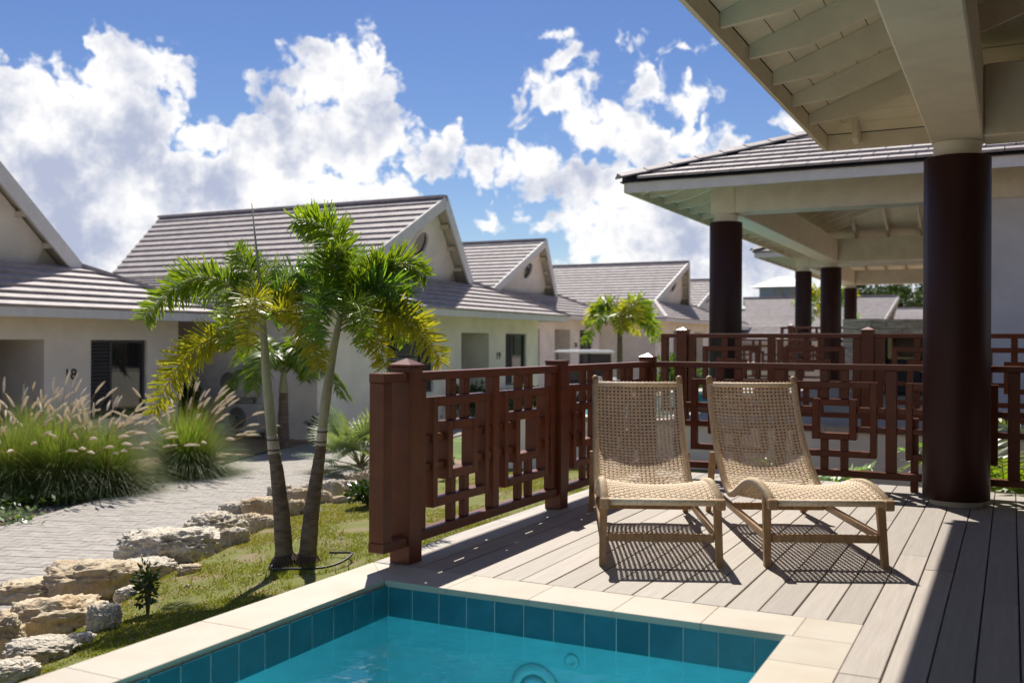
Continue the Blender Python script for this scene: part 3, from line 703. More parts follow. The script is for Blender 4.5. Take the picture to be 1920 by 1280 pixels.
for x in (-.70, 1.2): 
    q = MB(); q.cbox(x-.03, x+.03, 8.62, 8.68, -.03, .6, .003); tag(obj('railing_post', q, M['fence']), 'slim brown support post behind the railing by the column' if x < 0 else 'slim brown support post farther along the railing, beyond the frame', 'post')
railing('railing with a free stub end in front of the nearer veranda columns', (-3.51, 11.47), (1, 0), .282,
        [(.064, 2.036, [.115, 1.05, 1.985]), (2.164, 4.136, [2.215, 3.15, 4.085]), (4.264, 6.2, [4.315, 5.25, 6.15])], [(0, 'cap'), (2.10, 'cap'), (4.2, 'cap')], stub=(-.26, -.064))
railing('low railing on the far side of the raised pool terrace', (-6.2, 24.2), (1, 0), .282,
        [(.064, 2.236, [.115, 1.18, 2.185]), (2.364, 4.436, [2.415, 3.4, 4.385])], [(0, 'cap'), (2.3, 'cap'), (4.5, 'cap')])
railing('distant railing on the farthest terrace in front of its column', (-5.2, 26.56), (1, 0), .612,
        [(.064, 2.036, [.115, 1.05, 1.985]), (2.164, 4.136, [2.215, 3.15, 4.085])], [(0, 'cap'), (2.10, 'cap'), (4.2, 'cap')], stub=(-.26, -.064))

# ------------------------------------------------------------------ loungers
def catmull(pts, n):
    P = [Vector((0, *p)) for p in pts]; out = []
    P = [P[0]*2-P[1]]+P+[P[-1]*2-P[-2]]
    for i in range(1, len(P)-2):
        for k in range(8):
            t = k/8; a, b, c, d = P[i-1], P[i], P[i+1], P[i+2]
            out.append(.5*((2*b)+(c-a)*t+(2*a-5*b+4*c-d)*t*t+(3*b-a-3*c+d)*t**3))
    out.append(P[-2])
    L = [0]
    for a, b in zip(out[:-1], out[1:]): L.append(L[-1]+(b-a).length)
    res = []
    for k in range(n):
        s = L[-1]*k/(n-1); i = min(len(L)-2, int(np.searchsorted(L, s, 'right')-1)); u = (s-L[i])/max(1e-9, L[i+1]-L[i]); res.append(out[i].lerp(out[i+1], u))
    return res, L[-1]
def make_lounger():
    t = thing('sun_lounger', 'woven cord sun lounger on teak legs, close to the left lattice railing', 'sun lounger', (0, 0, 0), 'woven cord sun loungers on the deck')
    prof = [(-.10, .355), (0, .383), (.18, .408), (.36, .405), (.55, .372), (.75, .31), (.93, .252), (1.06, .232), (1.20, .262), (1.34, .330), (1.48, .420), (1.60, .520), (1.71, .645), (1.80, .780), (1.875, .925)]
    line, Ltot = catmull(prof, 240)
    HW = .305
    def rail(sx): return [Vector((sx*HW, p.y, p.z)) for p in line]
    for sx in (-1, 1):
        m = MB(); m.tube(rail(sx)[::3], .017, 10); obj('side_rail', m, M['cord'], t, True)
        # cord wound round the rail
        m = MB(); pts = rail(sx); turns = int(Ltot/.0105); hp = []; rr = .0205; 
        for k in range(turns*6+1):
            s = k/(turns*6)*(len(pts)-1.001); i = int(s); p = pts[i].lerp(pts[i+1], s-i); dd = (pts[i+1]-pts[i]).normalized(); sd = Vector((1, 0, 0)); u = sd.cross(dd)
            a = 2*math.pi*k/6; hp.append(p+sd*math.cos(a)*rr+u*math.sin(a)*rr)
        m.tube(hp, .0048, 3, False); w = obj('rail_winding', m, M['cord'], t, True); w['kind'] = 'stuff'
        e = line[-1]; dd = (line[-1]-line[-4]).normalized()
        m = MB(); m.tube([Vector((sx*HW, e.y, e.z))-dd*.03, Vector((sx*HW, e.y, e.z))+dd*.028, Vector((sx*HW, e.y, e.z))+dd*.036], [.0225, .0225, .017], 12); obj('rail_end', m, M['teak'], t, True)
        e = line[0]; m = MB(); m.cbox(sx*HW-.024, sx*HW+.024, e.y-.035, e.y+.015, e.z-.034, e.z+.022, .006); obj('rail_end', m, M['teak'], t)
        # legs
        def leg(p0, p1, w=.044, dpt=.042):
            m = MB(); a, b = Vector(p0), Vector(p1); f = .8
            m.hexa([a+Vector((x*w/2*f, y*dpt/2*f, 0)) for x, y in ((-1, -1), (1, -1), (1, 1), (-1, 1))]+[b+Vector((x*w/2, y*dpt/2, 0)) for x, y in ((-1, -1), (1, -1), (1, 1), (-1, 1))]); obj('leg', m, M['teak'], t)
        leg((sx*HW*1.03, -.03, 0), (sx*HW, .035, .375)); leg((sx*(HW+.030), 1.71, 0), (sx*(HW+.020), 1.585, .44))
        m = MB(); m.cbox(sx*HW-.016, sx*HW+.016, .03, 1.67, .135, .175, .004, Matrix.Identity(4)); o = obj('side_stretcher', m, M['teak'], t)
    for (v, z, nm, w) in ((0.0, .150, 'front_stretcher', .02), (1.02, .155, 'rear_stretcher', .02)):
        m = MB(); m.cbox(-HW+.018, HW-.018, v-.013, v+.013, z-.022, z+.022, .004); obj(nm, m, M['teak'], t)
    for p in (line[1], line[-4]):
        m = MB(); m.tube([(-HW, p.y, p.z-.002), (HW, p.y, p.z-.002)], .019, 12); obj('end_bar', m, M['cord'], t, True)
    # woven sling of paired cords
    nW = 22; nR = 84
    def surf(u, s):
        s = min(max(s, 0), 1)*(len(line)-1.001); i = int(s); p = line[i].lerp(line[i+1], s-i)
        sag = .042*(1-u*u)*(.35+.65*math.sin(math.pi*min(1, s/len(line)*1.0)))
        dd = (line[i+1]-line[i]).normalized(); nrm = Vector((0, -dd.z, dd.y))
        return Vector((u*HW, p.y, p.z))-nrm*sag+nrm*.006, nrm
    m = MB(); amp = .0038
    for i in range(nW):
        uc = -1+(i+.5)*2/nW
        for e in (-.0040, .0040):
            pts = []
            for k in range(2*nR+1):
                p, nrm = surf(uc+e/HW, k/(2*nR)); ph = math.sin(math.pi*(k/2+i)) if False else (1 if (k//2+i) % 2 else -1)*(1 if k % 2 else .0)
                pts.append(p+nrm*amp*ph)
            m.tube(pts, .0037, 4, False)
    a = obj('warp_cords', m, M['cord'], t, True); a['kind'] = 'stuff'
    m = MB()
    for j in range(nR):
        sc = (j+.5)/nR
        for e in (-.0034, .0034):
            pts = []
            for k in range(2*nW+1):
                p, nrm = surf(-1+k/nW, sc+e/Ltot); ph = (-1 if (k//2+j) % 2 else 1)*(1 if k % 2 else 0)
                pts.append(p+nrm*amp*ph)
            m.tube(pts, .0033, 4, False)
    a = obj('weft_cords', m, M['cord'], t, True); a['kind'] = 'stuff'
    return t
l1 = make_lounger(); l2 = copy_tree(l1)
l2['label'] = 'woven cord sun lounger on teak legs, beside the thick maroon column'
l1.location = ((-1.974-1.408)/2, (5.009+5.253)/2, 0); l1.rotation_euler = (0, 0, R(23.6))
l2.location = ((-1.171-.624)/2, (5.394+5.657)/2, 0); l2.rotation_euler = (0, 0, R(25.2))

# ------------------------------------------------------------------ cottages across the path
def courses(t, eL, eR, tL, tR, n, lift=.058, name='tile_course'):
    """one slab per course of roof tiles between eave line eL-eR and top line tL-tR"""
    eL, eR, tL, tR = map(Vector, (eL, eR, tL, tR))
    nrm = (eR-eL).cross(tL-eL).normalized()
    if nrm.z < 0: nrm = -nrm
    for i in range(n):
        a, b = i/n, min(1, (i+1)/n+.006)
        p = [eL.lerp(tL, a), eR.lerp(tR, a), eR.lerp(tR, b), eL.lerp(tL, b)]
        if (p[1]-p[0]).length < .05: continue
        q = MB(); q.hexa([p[0], p[1], p[2], p[3], p[0]+nrm*lift, p[1]+nrm*lift, p[2]+nrm*.006, p[3]+nrm*.006]); obj(name, q, M['roof'], t)
def strip(t, name, a, b, w, h, m, upv=(0, 0, 1)):
    a, b = Vector(a), Vector(b); d = (b-a).normalized(); s, u = frame_of(d, Vector(upv)); q = MB()
    c = [(-w/2, -h/2), (w/2, -h/2), (w/2, h/2), (-w/2, h/2)]
    q.hexa([a+s*x+u*y for x, y in c]+[b+s*x+u*y for x, y in c]); return obj(name, q, m, t)
def text_mesh(txt, size, m):
    cu = bpy.data.curves.new('number', 'FONT'); cu.body = txt; cu.size = size; cu.extrude = .008; cu.align_x = 'CENTER'; cu.align_y = 'CENTER'
    to = bpy.data.objects.new('number', cu); COL.objects.link(to); bpy.context.view_layer.update()
    me = bpy.data.meshes.new_from_object(to.evaluated_get(bpy.context.evaluated_depsgraph_get())); bpy.data.objects.remove(to); bpy.data.curves.remove(cu)
    me.materials.clear(); me.materials.append(m); return me
def cottage(label, yc, Xf, zh, number=None, wins=((-2.72, -.72, True), (3.10, 4.40, False)), door=(.63, 2.13), depth_=10.0, goff=0.0, nmain=12):
    t = thing('cottage', label, 'house', (Xf-4, yc, GZ))
    W = 5.2; zE = zh+.52; zf = zh+1.37; za = zh+3.35; Xg = Xf-.9; hw = 2.76; Xb = Xf-depth_; Xk = Xg-7.9
    zl = GZ-.1; zw = zh+.50
    # front wall pieces round the openings
    op = sorted([(a, b, zh-1.45) for a, b, _ in wins]+([(door[0], door[1], None)] if door else []))
    q = MB(); y = -W
    for a, b, zs in op:
        q.box(Xf-.2, Xf, yc+y, yc+a, zl, zh)
        if zs is not None: q.box(Xf-.2, Xf, yc+a, yc+b, zl, zs)
        y = b
    q.box(Xf-.2, Xf, yc+y, yc+W, zl, zh); q.box(Xf-.2, Xf, yc-W, yc+W, zh, zw); obj('front_wall', q, M['white_wall'], t)
    for s in (-1, 1):
        q = MB(); q.box(Xb, Xf-.2, yc+s*W-(.2 if s > 0 else 0), yc+s*W+(.2 if s < 0 else 0), zl, zw); obj('side_wall', q, M['white_wall'], t)
    q = MB(); q.box(Xb-.2, Xb, yc-W, yc+W, zl, zw); obj('rear_wall', q, M['white_wall'], t)
    if door:
        a, b = door; q = MB(); q.box(Xf-1.5, Xf-.2, yc+a-.15, yc+a, zl, zh); q.box(Xf-1.5, Xf-.2, yc+b, yc+b+.15, zl, zh); q.box(Xf-1.5, Xf-.2, yc+a-.15, yc+b+.15, zh, zh+.1); obj('porch_recess', q, M['white_wall'], t)
        q = MB(); q.box(Xf-1.55, Xf-1.46, yc+a, yc+b, zl, zh); dd = obj('door', q, M['dark_room'], t)
        q = MB(); q.cbox(Xf-1.46, Xf-1.41, yc+a+.2, yc+a+.23, zh-1.2, zh-1.0); obj('handle', q, M['steel'], dd)
    for a, b, flip in wins:
        z0, z1 = zh-1.45, zh; w = b-a; fr = .05
        q = MB(); xx0, xx1 = Xf-.13, Xf-.06
        q.box(xx0, xx1, yc+a, yc+a+fr, z0, z1); q.box(xx0, xx1, yc+b-fr, yc+b, z0, z1); q.box(xx0, xx1, yc+a+fr, yc+b-fr, z1-fr, z1); q.box(xx0, xx1, yc+a+fr, yc+b-fr, z0, z0+fr)
        wd = obj('window', q, M['louver'], t)
        lw = min(.44, w*.34); la, lb = (a+fr, a+fr+lw) if not flip else (b-fr-lw, b-fr)
        pa, pb = (lb, b-fr) if not flip else (a+fr, la)
        q = MB(); q.box(Xf-.105, Xf-.09, yc+pa, yc+pb, z0+fr, z1-fr); obj('pane', q, M['pane'], wd)
        q = MB(); e = lb if not flip else la; q.box(Xf-.12, Xf-.05, yc+e-.025, yc+e+.025, z0+fr, z1-fr); obj('mullion', q, M['louver'], wd)
        n = 20
        for i in range(n):
            zz = z0+fr+(i+.5)*(z1-z0-2*fr)/n; q = MB()
            q.hexa([Vector((Xf-.10, yc+la, zz+.02)), Vector((Xf-.10, yc+lb, zz+.02)), Vector((Xf-.055, yc+lb, zz-.025)), Vector((Xf-.055, yc+la, zz-.025)), Vector((Xf-.10, yc+la, zz+.032)), Vector((Xf-.10, yc+lb, zz+.032)), Vector((Xf-.055, yc+lb, zz-.013)), Vector((Xf-.055, yc+la, zz-.013))])
            obj('louver_slat', q, M['louver'], wd)
    if number:
        o = put('house_number', text_mesh(number, .27, M['black']), t, loc=(Xf+.01, yc+2.66, zh-.62), rot=(R(90), 0, R(90)))
    # lower hipped skirt roof
    ex, e2, bk = Xf+.7, W+.7, Xb-.7
    O = {('f', 's'): (ex, yc-e2, zE), ('f', 'n'): (ex, yc+e2, zE), ('b', 's'): (bk, yc-e2, zE), ('b', 'n'): (bk, yc+e2, zE)}
    yw = yc; yc = yc+goff
    I = {('f', 's'): (Xg, yc-hw, zf), ('f', 'n'): (Xg, yc+hw, zf), ('b', 's'): (Xk, yc-hw, zf), ('b', 'n'): (Xk, yc+hw, zf)}
    courses(t, O['f', 's'], O['f', 'n'], I['f', 's'], I['f', 'n'], 7); courses(t, O['f', 's'], O['b', 's'], I['f', 's'], I['b', 's'], 10); courses(t, O['f', 'n'], O['b', 'n'], I['f', 'n'], I['b', 'n'], 10)
    q = MB(); q.add([O['b', 's'], O['b', 'n'], I['b', 'n'], I['b', 's']], [(0, 1, 2, 3)]); obj('rear_slope', q, M['roof'], t)
    for c in O: strip(t, 'hip_cap', Vector(O[c])+Vector((0, 0, .04)), Vector(I[c])+Vector((0, 0, .05)), .16, .07, M['roof'])
    for (a, b) in ((('f', 's'), ('f', 'n')), (('f', 's'), ('b', 's')), (('f', 'n'), ('b', 'n'))):
        pa, pb = Vector(O[a]), Vector(O[b]); strip(t, 'fascia', pa+Vector((-.02, 0, -.075)), pb+Vector((-.02, 0, -.075)), .035, .15, M['trim'])
    q = MB(); q.box(Xf-.1, ex-.05, yw-e2+.04, yw+e2-.04, zE-.10, zE-.085); q.box(bk+.05, Xf-.1, yw-e2+.04, yw-W+.1, zE-.10, zE-.085); q.box(bk+.05, Xf-.1, yw+W-.1, yw+e2-.04, zE-.10, zE-.085); obj('soffit', q, M['cream'], t)
    # upper gable roof with its prow leaning out over the gable wall
    apF = (Xg+.80, yc, za); apB = (Xk-1.05, yc, za)
    for s in (-1, 1): courses(t, (Xg, yc+s*hw, zf), (Xk, yc+s*hw, zf), apF, apB, nmain, .05)
    strip(t, 'ridge_cap', Vector(apF)+Vector((0, 0, .03)), Vector(apB)+Vector((0, 0, .03)), .2, .07, M['roof'])
    for s in (-1, 1):
        a, b = Vector(apF)+Vector((.0, s*-.0, -.11)), Vector((Xg, yc+s*(hw+.05), zf-.13))
        q = MB(); n0 = Vector((1, 0, 0)); d = (b-a).normalized(); u = n0.cross(d).normalized(); u = u if u.z > 0 else -u
        q.hexa([a-u*.13-n0*.02, b-u*.13-n0*.02, b+u*.13-n0*.02, a+u*.13-n0*.02, a-u*.13+n0*.035, b-u*.13+n0*.035, b+u*.13+n0*.035, a+u*.13+n0*.035]); obj('bargeboard', q, M['trim'], t)
        q = MB(); dz_ = Vector((0, 0, -.045)); inn = Vector((-1.35, 0, 0))
        q.add([Vector(apF)+dz_, Vector((Xg, yc+s*hw, zf))+dz_, Vector((Xg, yc+s*hw, zf))+dz_+inn, Vector(apF)+dz_+inn-Vector((.8, 0, 0))], [(0, 1, 2, 3)]); obj('rake_soffit', q, M['cream'], t)
        for k in (.25, .5, .75):
            p = Vector((Xg-.30+.8*(1-k), yc+s*hw*k, za-(za-zf)*k-.14)); q = MB(); q.cbox(p.x-.1, p.x+.2, p.y-.05, p.y+.05, p.z-.05, p.z+.05, .005); obj('purlin', q, M['cream'], t)
    gx = Xg-.30; q = MB(); cz, cr = zh+2.22, .33; n = 28
    ring = [Vector((gx, yc+cr*math.cos(2*math.pi*k/n), cz+cr*math.sin(2*math.pi*k/n))) for k in range(n)]
    out = []
    A, B_, Cc = Vector((gx, yc-hw, zf-.1)), Vector((gx, yc+hw, zf-.1)), Vector((gx, yc, za-.12))
    for r_ in ring:
        d = Vector((0, r_.y-yc, r_.z-cz)).normalized(); best = 1e9
        for p, e in ((A, B_), (B_, Cc), (Cc, A)):
            ey, ez = e.y-p.y, e.z-p.z; den = d.y*ez-d.z*ey
            if abs(den) < 1e-9: continue
            s_ = ((p.y-yc)*ez-(p.z-cz)*ey)/den; v_ = ((p.y-yc)*d.z-(p.z-cz)*d.y)/den
            if s_ > 0 and -1e-6 <= v_ <= 1+1e-6: best = min(best, s_)
        out.append(Vector((gx, yc, cz))+d*best)
    lean = lambda p: Vector((p[0]+.80*(p[2]-zf)/(za-zf), p[1], p[2]))
    q.add([lean(p) for p in ring+out], [(k, (k+1) % n, n+(k+1) % n, n+k) for k in range(n)])
    q.add([lean(p)+Vector((-.1, 0, 0)) for p in (A, B_, Cc)], [(0, 2, 1)])
    obj('gable_wall', q, M['white_wall'], t)
    q = MB(); 
    for k in range(n):
        a0, a1 = 2*math.pi*k/n, 2*math.pi*(k+1)/n
        P = []
        for aa in (a0, a1):
            for rr, xx in ((cr+.04, gx+.03), (cr-.03, gx+.03), (cr-.03, gx-.08), (cr+.04, gx-.08)): P.append((xx, yc+rr*math.cos(aa), cz+rr*math.sin(aa)))
        q.add([lean(p) for p in P], [(0, 4, 5, 1), (1, 5, 6, 2), (0, 3, 7, 4)])
    rw = obj('round_window', q, M['white_wall'], t); q = MB(); q.add([lean((gx-.04, yc+cr*math.cos(2*math.pi*k/n), cz+cr*math.sin(2*math.pi*k/n))) for k in range(n)], [tuple(range(n))]); obj('pane', q, M['pane'], rw)
    return t
cottage('white cottage with a grey tiled roof and black number 18, fountain grass in front', 9.42, -14.9, 1.21, '18', goff=.85)
cottage('white cottage with steep gable and round window behind the twin palms', 21.2, -12.5, 1.45, '19')
cottage('white cottage set back beyond the golf cart, its gable showing above the lower roof', 33.8, -15.6, 1.72, '20', nmain=14)
cottage('white cottage behind the yellow-green palm with a long ridge', 46.0, -13.7, 1.75, None, nmain=14)
cottage('white cottage whose gable just shows beside the veranda column', 58.5, -15.5, 1.7, None)
cottage('low cottage whose broad roof slope fills the gap between two columns', 66.0, -6.2, .9, None, nmain=16)
cottage('low cottage roof right of the slim columns under the wooded hill', 84.0, .2, .75, None)
cottage('low cottage roof next to the palm by the slim columns', 80.0, -10.5, .6, None)

# air conditioners on the side wall of the twin-palm cottage
def ac(label, x, z):
    t = thing('air_conditioner', label, 'air conditioner', (x, 15.7, z-.32), 'wall mounted air conditioners')
    q = MB(); q.cbox(x-.42, x+.42, 15.60, 15.94, z-.29, z+.29, .02); obj('casing', q, M['ac'], t)
    q = MB(); q.lathe([(.23, 15.60), (.23, 15.592), (.05, 15.588)], c=(x-.12, 0, z), axis='Y', n=32); g = obj('fan_grille', q, M['louver'], t)
    for k in range(4):
        q = MB(); rr = .06+.05*k; q.tube([(x-.12+rr*math.cos(a), 15.583, z+rr*math.sin(a)) for a in np.linspace(0, 2*math.pi, 25)], .006, 4, False); obj('grille_ring', q, M['ac'], g)
    for s in (-.25, .25):
        q = MB(); q.cbox(x+s-.02, x+s+.02, 15.62, 15.999, z-.34, z-.292); q.cbox(x+s-.02, x+s+.02, 15.96, 15.999, z-.6, z-.34); obj('bracket', q, M['steel'], t)
ac('upper air conditioner unit on the cottage side wall behind palms', -14.36, .33); ac('lower air conditioner unit on the cottage side wall, below the other', -14.12, -.38)

# outdoor kitchen on the neighbouring terrace
def kitchen():
    t = thing('outdoor_kitchen', 'stone clad outdoor kitchen with wooden niche behind the veranda columns', 'kitchen', (-1.8, 19.2, .28))
    x0, x1, y0, y1, z0, z1 = -2.78, 1.6, 19.0, 19.7, .28, 1.66
    q = MB(); q.box(x0+.03, -2.05, y0+.03, y1, z0, z1-.03); q.box(-1.45, x1, y0+.35, y1, z0, z1-.03); q.box(-2.05, -1.45, y0+.45, y1, z0, z1-.03); q.box(-2.05, x1, y0+.03, y1, z1-.3, z1-.031); obj('core', q, M['soil'], t)
    z = z0; k = 0
    while z < z1-.02:
        h = rnd.choice((.09, .12, .15)); h = min(h, z1-z); x = x0+rnd.uniform(-.2, 0)
        while x < x1:
            l = rnd.uniform(.25, .6); a, b = max(x, x0), min(x+l, x1)
            if b-a > .04 and not (z+h > z0 and z < 1.36 and b > -2.02):
                q = MB(); q.cbox(a+.003, b-.003, y0-rnd.uniform(0, .02), y0+.05, z+.003, z+h-.003, .006); obj('stone', q, M['stone_clad'], t)
            x += l
        z += h
    for a, b in ((-2.0, -1.93), (-1.52, -1.45)):
        q = MB(); q.cbox(a, b, y0+.02, y0+.1, .95, 1.355); obj('niche_frame', q, M['oven'], t)
    q = MB(); q.cbox(-2.0, -1.45, y0+.05, y0+.45, .93, .97); obj('shelf', q, M['oven'], t)
    q = MB(); q.cbox(-2.0, -1.45, y0+.15, y0+.4, .32, .92); obj('fire_box', q, M['black'], t)
    q = MB(); q.cbox(-1.40, -.9, y0, y0+.4, 1.1, 1.5, .01); g = obj('grill_hood', q, M['louver'], t)
    q = MB(); q.cbox(-1.40, -.9, y0, y0+.4, .75, 1.06, .01); g = obj('grill', q, M['black'], t)
    for dx in (-.38, -.25):
        q = MB(); q.lathe([(.028, y0-.03), (.028, y0)], c=(-.95+dx, 0, .95), axis='Y', n=14); obj('knob', q, M['steel'], g)
    q = MB(); q.cbox(-1.45, x1, y0-.02, y0+.5, .70, .745, .006); obj('counter', q, M['concrete'], t)
kitchen()

# golf cart waiting in front of the set-back cottage
def cart():
    c = Vector((-12.6, 30.2, GZ)); t = thing('golf_cart', 'golf cart with white roof parked before the cottages', 'golf cart', c)
    X = lambda x, y, z: Vector((c.x+x*.35-y*.94, c.y+x*.94+y*.35, c.z+z))
    Mx = Matrix(((.35, -.94, 0, c.x), (.94, .35, 0, c.y), (0, 0, 1, c.z), (0, 0, 0, 1)))
    q = MB(); q.cbox(-.85, .85, -.58, .58, 1.66, 1.74, .03, Mx); q.cbox(-.78, .78, -.5, .5, 1.735, 1.77, .015, Mx); obj('roof', q, M['white_plastic'], t)
    q = MB(); q.cbox(-1.1, 1.1, -.56, .56, .25, .42, .03, Mx); q.cbox(.65, 1.12, -.54, .54, .40, .85, .08, Mx); q.cbox(-1.1, -.15, -.54, .54, .41, .68, .03, Mx); obj('body', q, M['white_plastic'], t)
    q = MB(); q.cbox(-.75, -.2, -.5, .5, .68, .80, .03, Mx); obj('seat', q, M['dark_room'], t); q = MB(); q.cbox(-.84, -.74, -.5, .5, .78, 1.2, .03, Mx); obj('backrest', q, M['dark_room'], t)
    for x in (-.78, .75):
        for y in (-.5, .5):
            q = MB(); q.tube([Mx @ Vector((x, y, .6)), Mx @ Vector((x*.96, y, 1.67))], .02, 8); obj('roof_post', q, M['black'], t)
    q = MB(); q.add([Mx @ Vector(p) for p in ((.78, -.48, .86), (.78, .48, .86), (.735, .48, 1.64), (.735, -.48, 1.64))], [(0, 1, 2, 3)]); obj('windshield', q, M['pane'], t)
    for x in (-.72, .75):
        for y in (-.52, .52):
            w = MB(); n = 24; w.tube([Mx @ Vector((x, y-.08, .225)), Mx @ Vector((x, y+.08, .225))], .225, n); wh = obj('wheel', w, M['black'], t); w = MB(); w.tube([Mx @ Vector((x, y-.09, .225)), Mx @ Vector((x, y+.09, .225))], .12, 18); obj('rim', w, M['steel'], wh)
    q = MB(); q.tube([Mx @ Vector((.62+.0*k, -.25+.14*math.cos(a), 1.0+.14*math.sin(a))) for k, a in enumerate(np.linspace(0, 6.28, 17))], .014, 6, False); obj('steering_wheel', q, M['black'], t)
cart()

# ------------------------------------------------------------------ rocks
def rock(px, top, bot, wpx, m, label, zg=None, seed=0, ang=0.0, flat=1.0, dep=0.75):
    """rock seen between rows top and bot, wpx wide, resting on the lawn edge"""
    z = -0.55
    for _ in range(6):
        p = G(px, bot, z); z = max(GZ, lawn_z(p.x, p.y)-.02) if zg is None else zg
    d = depth(p); w = wpx/F_PX*d*1.16; h = (bot-top)/F_PX*d*.90
    import bmesh
    bm = bmesh.new(); bmesh.ops.create_icosphere(bm, subdivisions=5, radius=1.0)
    so = Vector((seed*7.3, seed*3.1, seed*1.7))
    for v in bm.verts:
        n = v.co.normalized()
        s = Vector((math.copysign(abs(n.x)**.75, n.x), math.copysign(abs(n.y)**.75, n.y), math.copysign(abs(n.z)**.7, n.z)))
        r1 = noise.fractal(n*1.3+so, 1.0, 2.0, 3); rg = noise.ridged_multi_fractal(n*2.6+so, .9, 2.1, 5, 1.0, 2.0); f = noise.fractal(n*9+so, .8, 2.0, 4); vo = noise.voronoi(n*4.5+so)[0][0]
        k = 1+.22*r1+.085*(rg-1.0)+.12*f-.16*max(0, .34-vo)*2
        v.co = s*k*.92
    fwd2 = Vector((p.x, p.y, 0)).normalized()
    c = p+fwd2*(w*dep*.32)
    Rm = Matrix.Rotation(math.atan2(fwd2.x, fwd2.y)*-1+ang, 4, 'Z')
    Mx = Rm @ Matrix.Diagonal((w/2*1.02, w/2*dep, h*.60, 1))
    for v in bm.verts: v.co = Mx @ v.co
    me = bpy.data.meshes.new('rock'); bm.to_mesh(me); bm.free(); me.shade_smooth(); me.materials.append(m)
    o = put('rock', me, None, loc=(c.x, c.y, z+h*.40)); tag(o, label, 'rock', 'limestone rocks edging the lawn')
LS, LT = M['limestone'], M['limestone_tan']
rock(8, 1150, 1262, 75, LT, 'dark ochre boulder beside the largest flat-topped boulder', seed=1, dep=.9)
rock(98, 1112, 1205, 185, LT, 'largest flat-topped boulder with a smooth undercut face', seed=2, ang=.1)
rock(62, 1088, 1135, 120, LT, 'orange stained rock directly behind the largest flat-topped boulder', seed=3)
rock(80, 1203, 1248, 115, LS, 'low white rock lying in front of the largest flat-topped boulder', seed=4, dep=1.0)
rock(22, 1240, 1290, 90, LS, 'buff rock at the pool end of the rock row', seed=5)
rock(196, 1128, 1186, 56, LS, 'small upright grey rock between the boulder and the little shrub', seed=6, dep=.9)
rock(175, 1052, 1130, 160, LT, 'jagged tan rock with dark hollows behind the little shrub', seed=7)
rock(268, 1050, 1092, 112, LS, 'rounded pale rock just behind the little shrub', seed=8)
rock(330, 988, 1068, 185, LS, 'long white boulder, broadest of the pale ones', seed=9, ang=-.1)
rock(283, 1030, 1076, 70, LS, 'small cream rock against the long white boulder', seed=10)
rock(405, 957, 1022, 98, LS, 'tall cream boulder next to the long white one', seed=11, dep=.9)
rock(440, 985, 1025, 44, LS, 'small knob of rock at the foot of the tall cream boulder', seed=12)
rock(468, 960, 996, 44, LT, 'yellowish rock beside the tall cream boulder', seed=13)
rock(488, 928, 972, 64, LT, 'tan rock near the palm trunks, behind the orange one', seed=14)
rock(492, 958, 996, 44, LT, 'orange pitted rock left of the palm trunks', seed=15)
rock(556, 912, 948, 44, LT, 'tan rock seen between the two palm trunks, upper one', seed=16)
rock(556, 934, 968, 34, LT, 'tan rock seen between the two palm trunks, lower one', seed=17)
rock(608, 918, 946, 26, LT, 'small tan rock just right of the palm trunks', seed=18)
rock(620, 896, 936, 42, LS, 'cream rock between the palm trunks and the glossy shrub', seed=19)
rock(650, 898, 920, 40, LS, 'flat white rock behind the glossy shrub', seed=20)
rock(684, 882, 910, 54, LT, 'ochre rock below the silver fan palm', seed=21)
rock(524, 905, 935, 40, LS, 'pale rock behind the leaning palm trunk', seed=22)
for k, (x, a, b, w, wh) in enumerate(((240, 1098, 1128, 42, 'against the crumbly brown rock'), (355, 1058, 1080, 40, 'at the lawn foot of the long white boulder'), (378, 1020, 1046, 44, 'between the long white and tall cream boulders'), (520, 968, 990, 34, 'touching the left palm trunk'), (585, 948, 966, 28, 'on the lawn side between palm trunks'), (640, 928, 946, 30, 'in front of the cream rock near the glossy shrub'), (150, 1188, 1212, 48, 'under the overhang of the largest boulder'), (300, 1000, 1030, 60, 'behind the long white boulder toward the path'))):
    rock(x, a, b, w, LT if k % 2 else LS, 'small filler stone '+wh, seed=40+k, dep=.9)
rock(135, 1128, 1180, 60, LT, 'small tan rock wedged beside the upright grey rock', seed=23)
rock(228, 1075, 1118, 60, LT, 'crumbly brown rock between jagged rock and little shrub', seed=24)
rock(440, 940, 972, 50, LS, 'pale rock peeping over the yellowish one', seed=25)
rock(580, 905, 932, 36, LS, 'pale rock directly behind the right palm trunk', seed=26)
rock(715, 876, 902, 40, LS, 'pale rock half hidden by the railing post', seed=27)
for k, (x, y) in enumerate(((655, 962), (590, 975), (905, 905), (420, 1040), (640, 1010), (350, 1100))):
    z = -.3
    for _ in range(4): p = G(x, y, z); z = lawn_z(p.x, p.y)
    q = MB(); r = .018+.008*(k % 3); q.add([p+Vector(v)*r for v in ((1, 0, 0), (0, 1.1, .1), (-.9, .1, 0), (0, -1, 0), (.1, 0, .8), (0, .1, -.6))], [(0, 1, 4), (1, 2, 4), (2, 3, 4), (3, 0, 4), (1, 0, 5), (2, 1, 5), (3, 2, 5), (0, 3, 5)])
    tag(obj('pebble', q, LT), 'small loose stone on the lawn '+['behind the right palm trunk', 'just beside the palm roots', 'under the railing lattice', 'by the tall cream boulder', 'between hose loop and pool', 'next to the little glossy shrub'][k], 'stone', 'loose stones on the lawn')

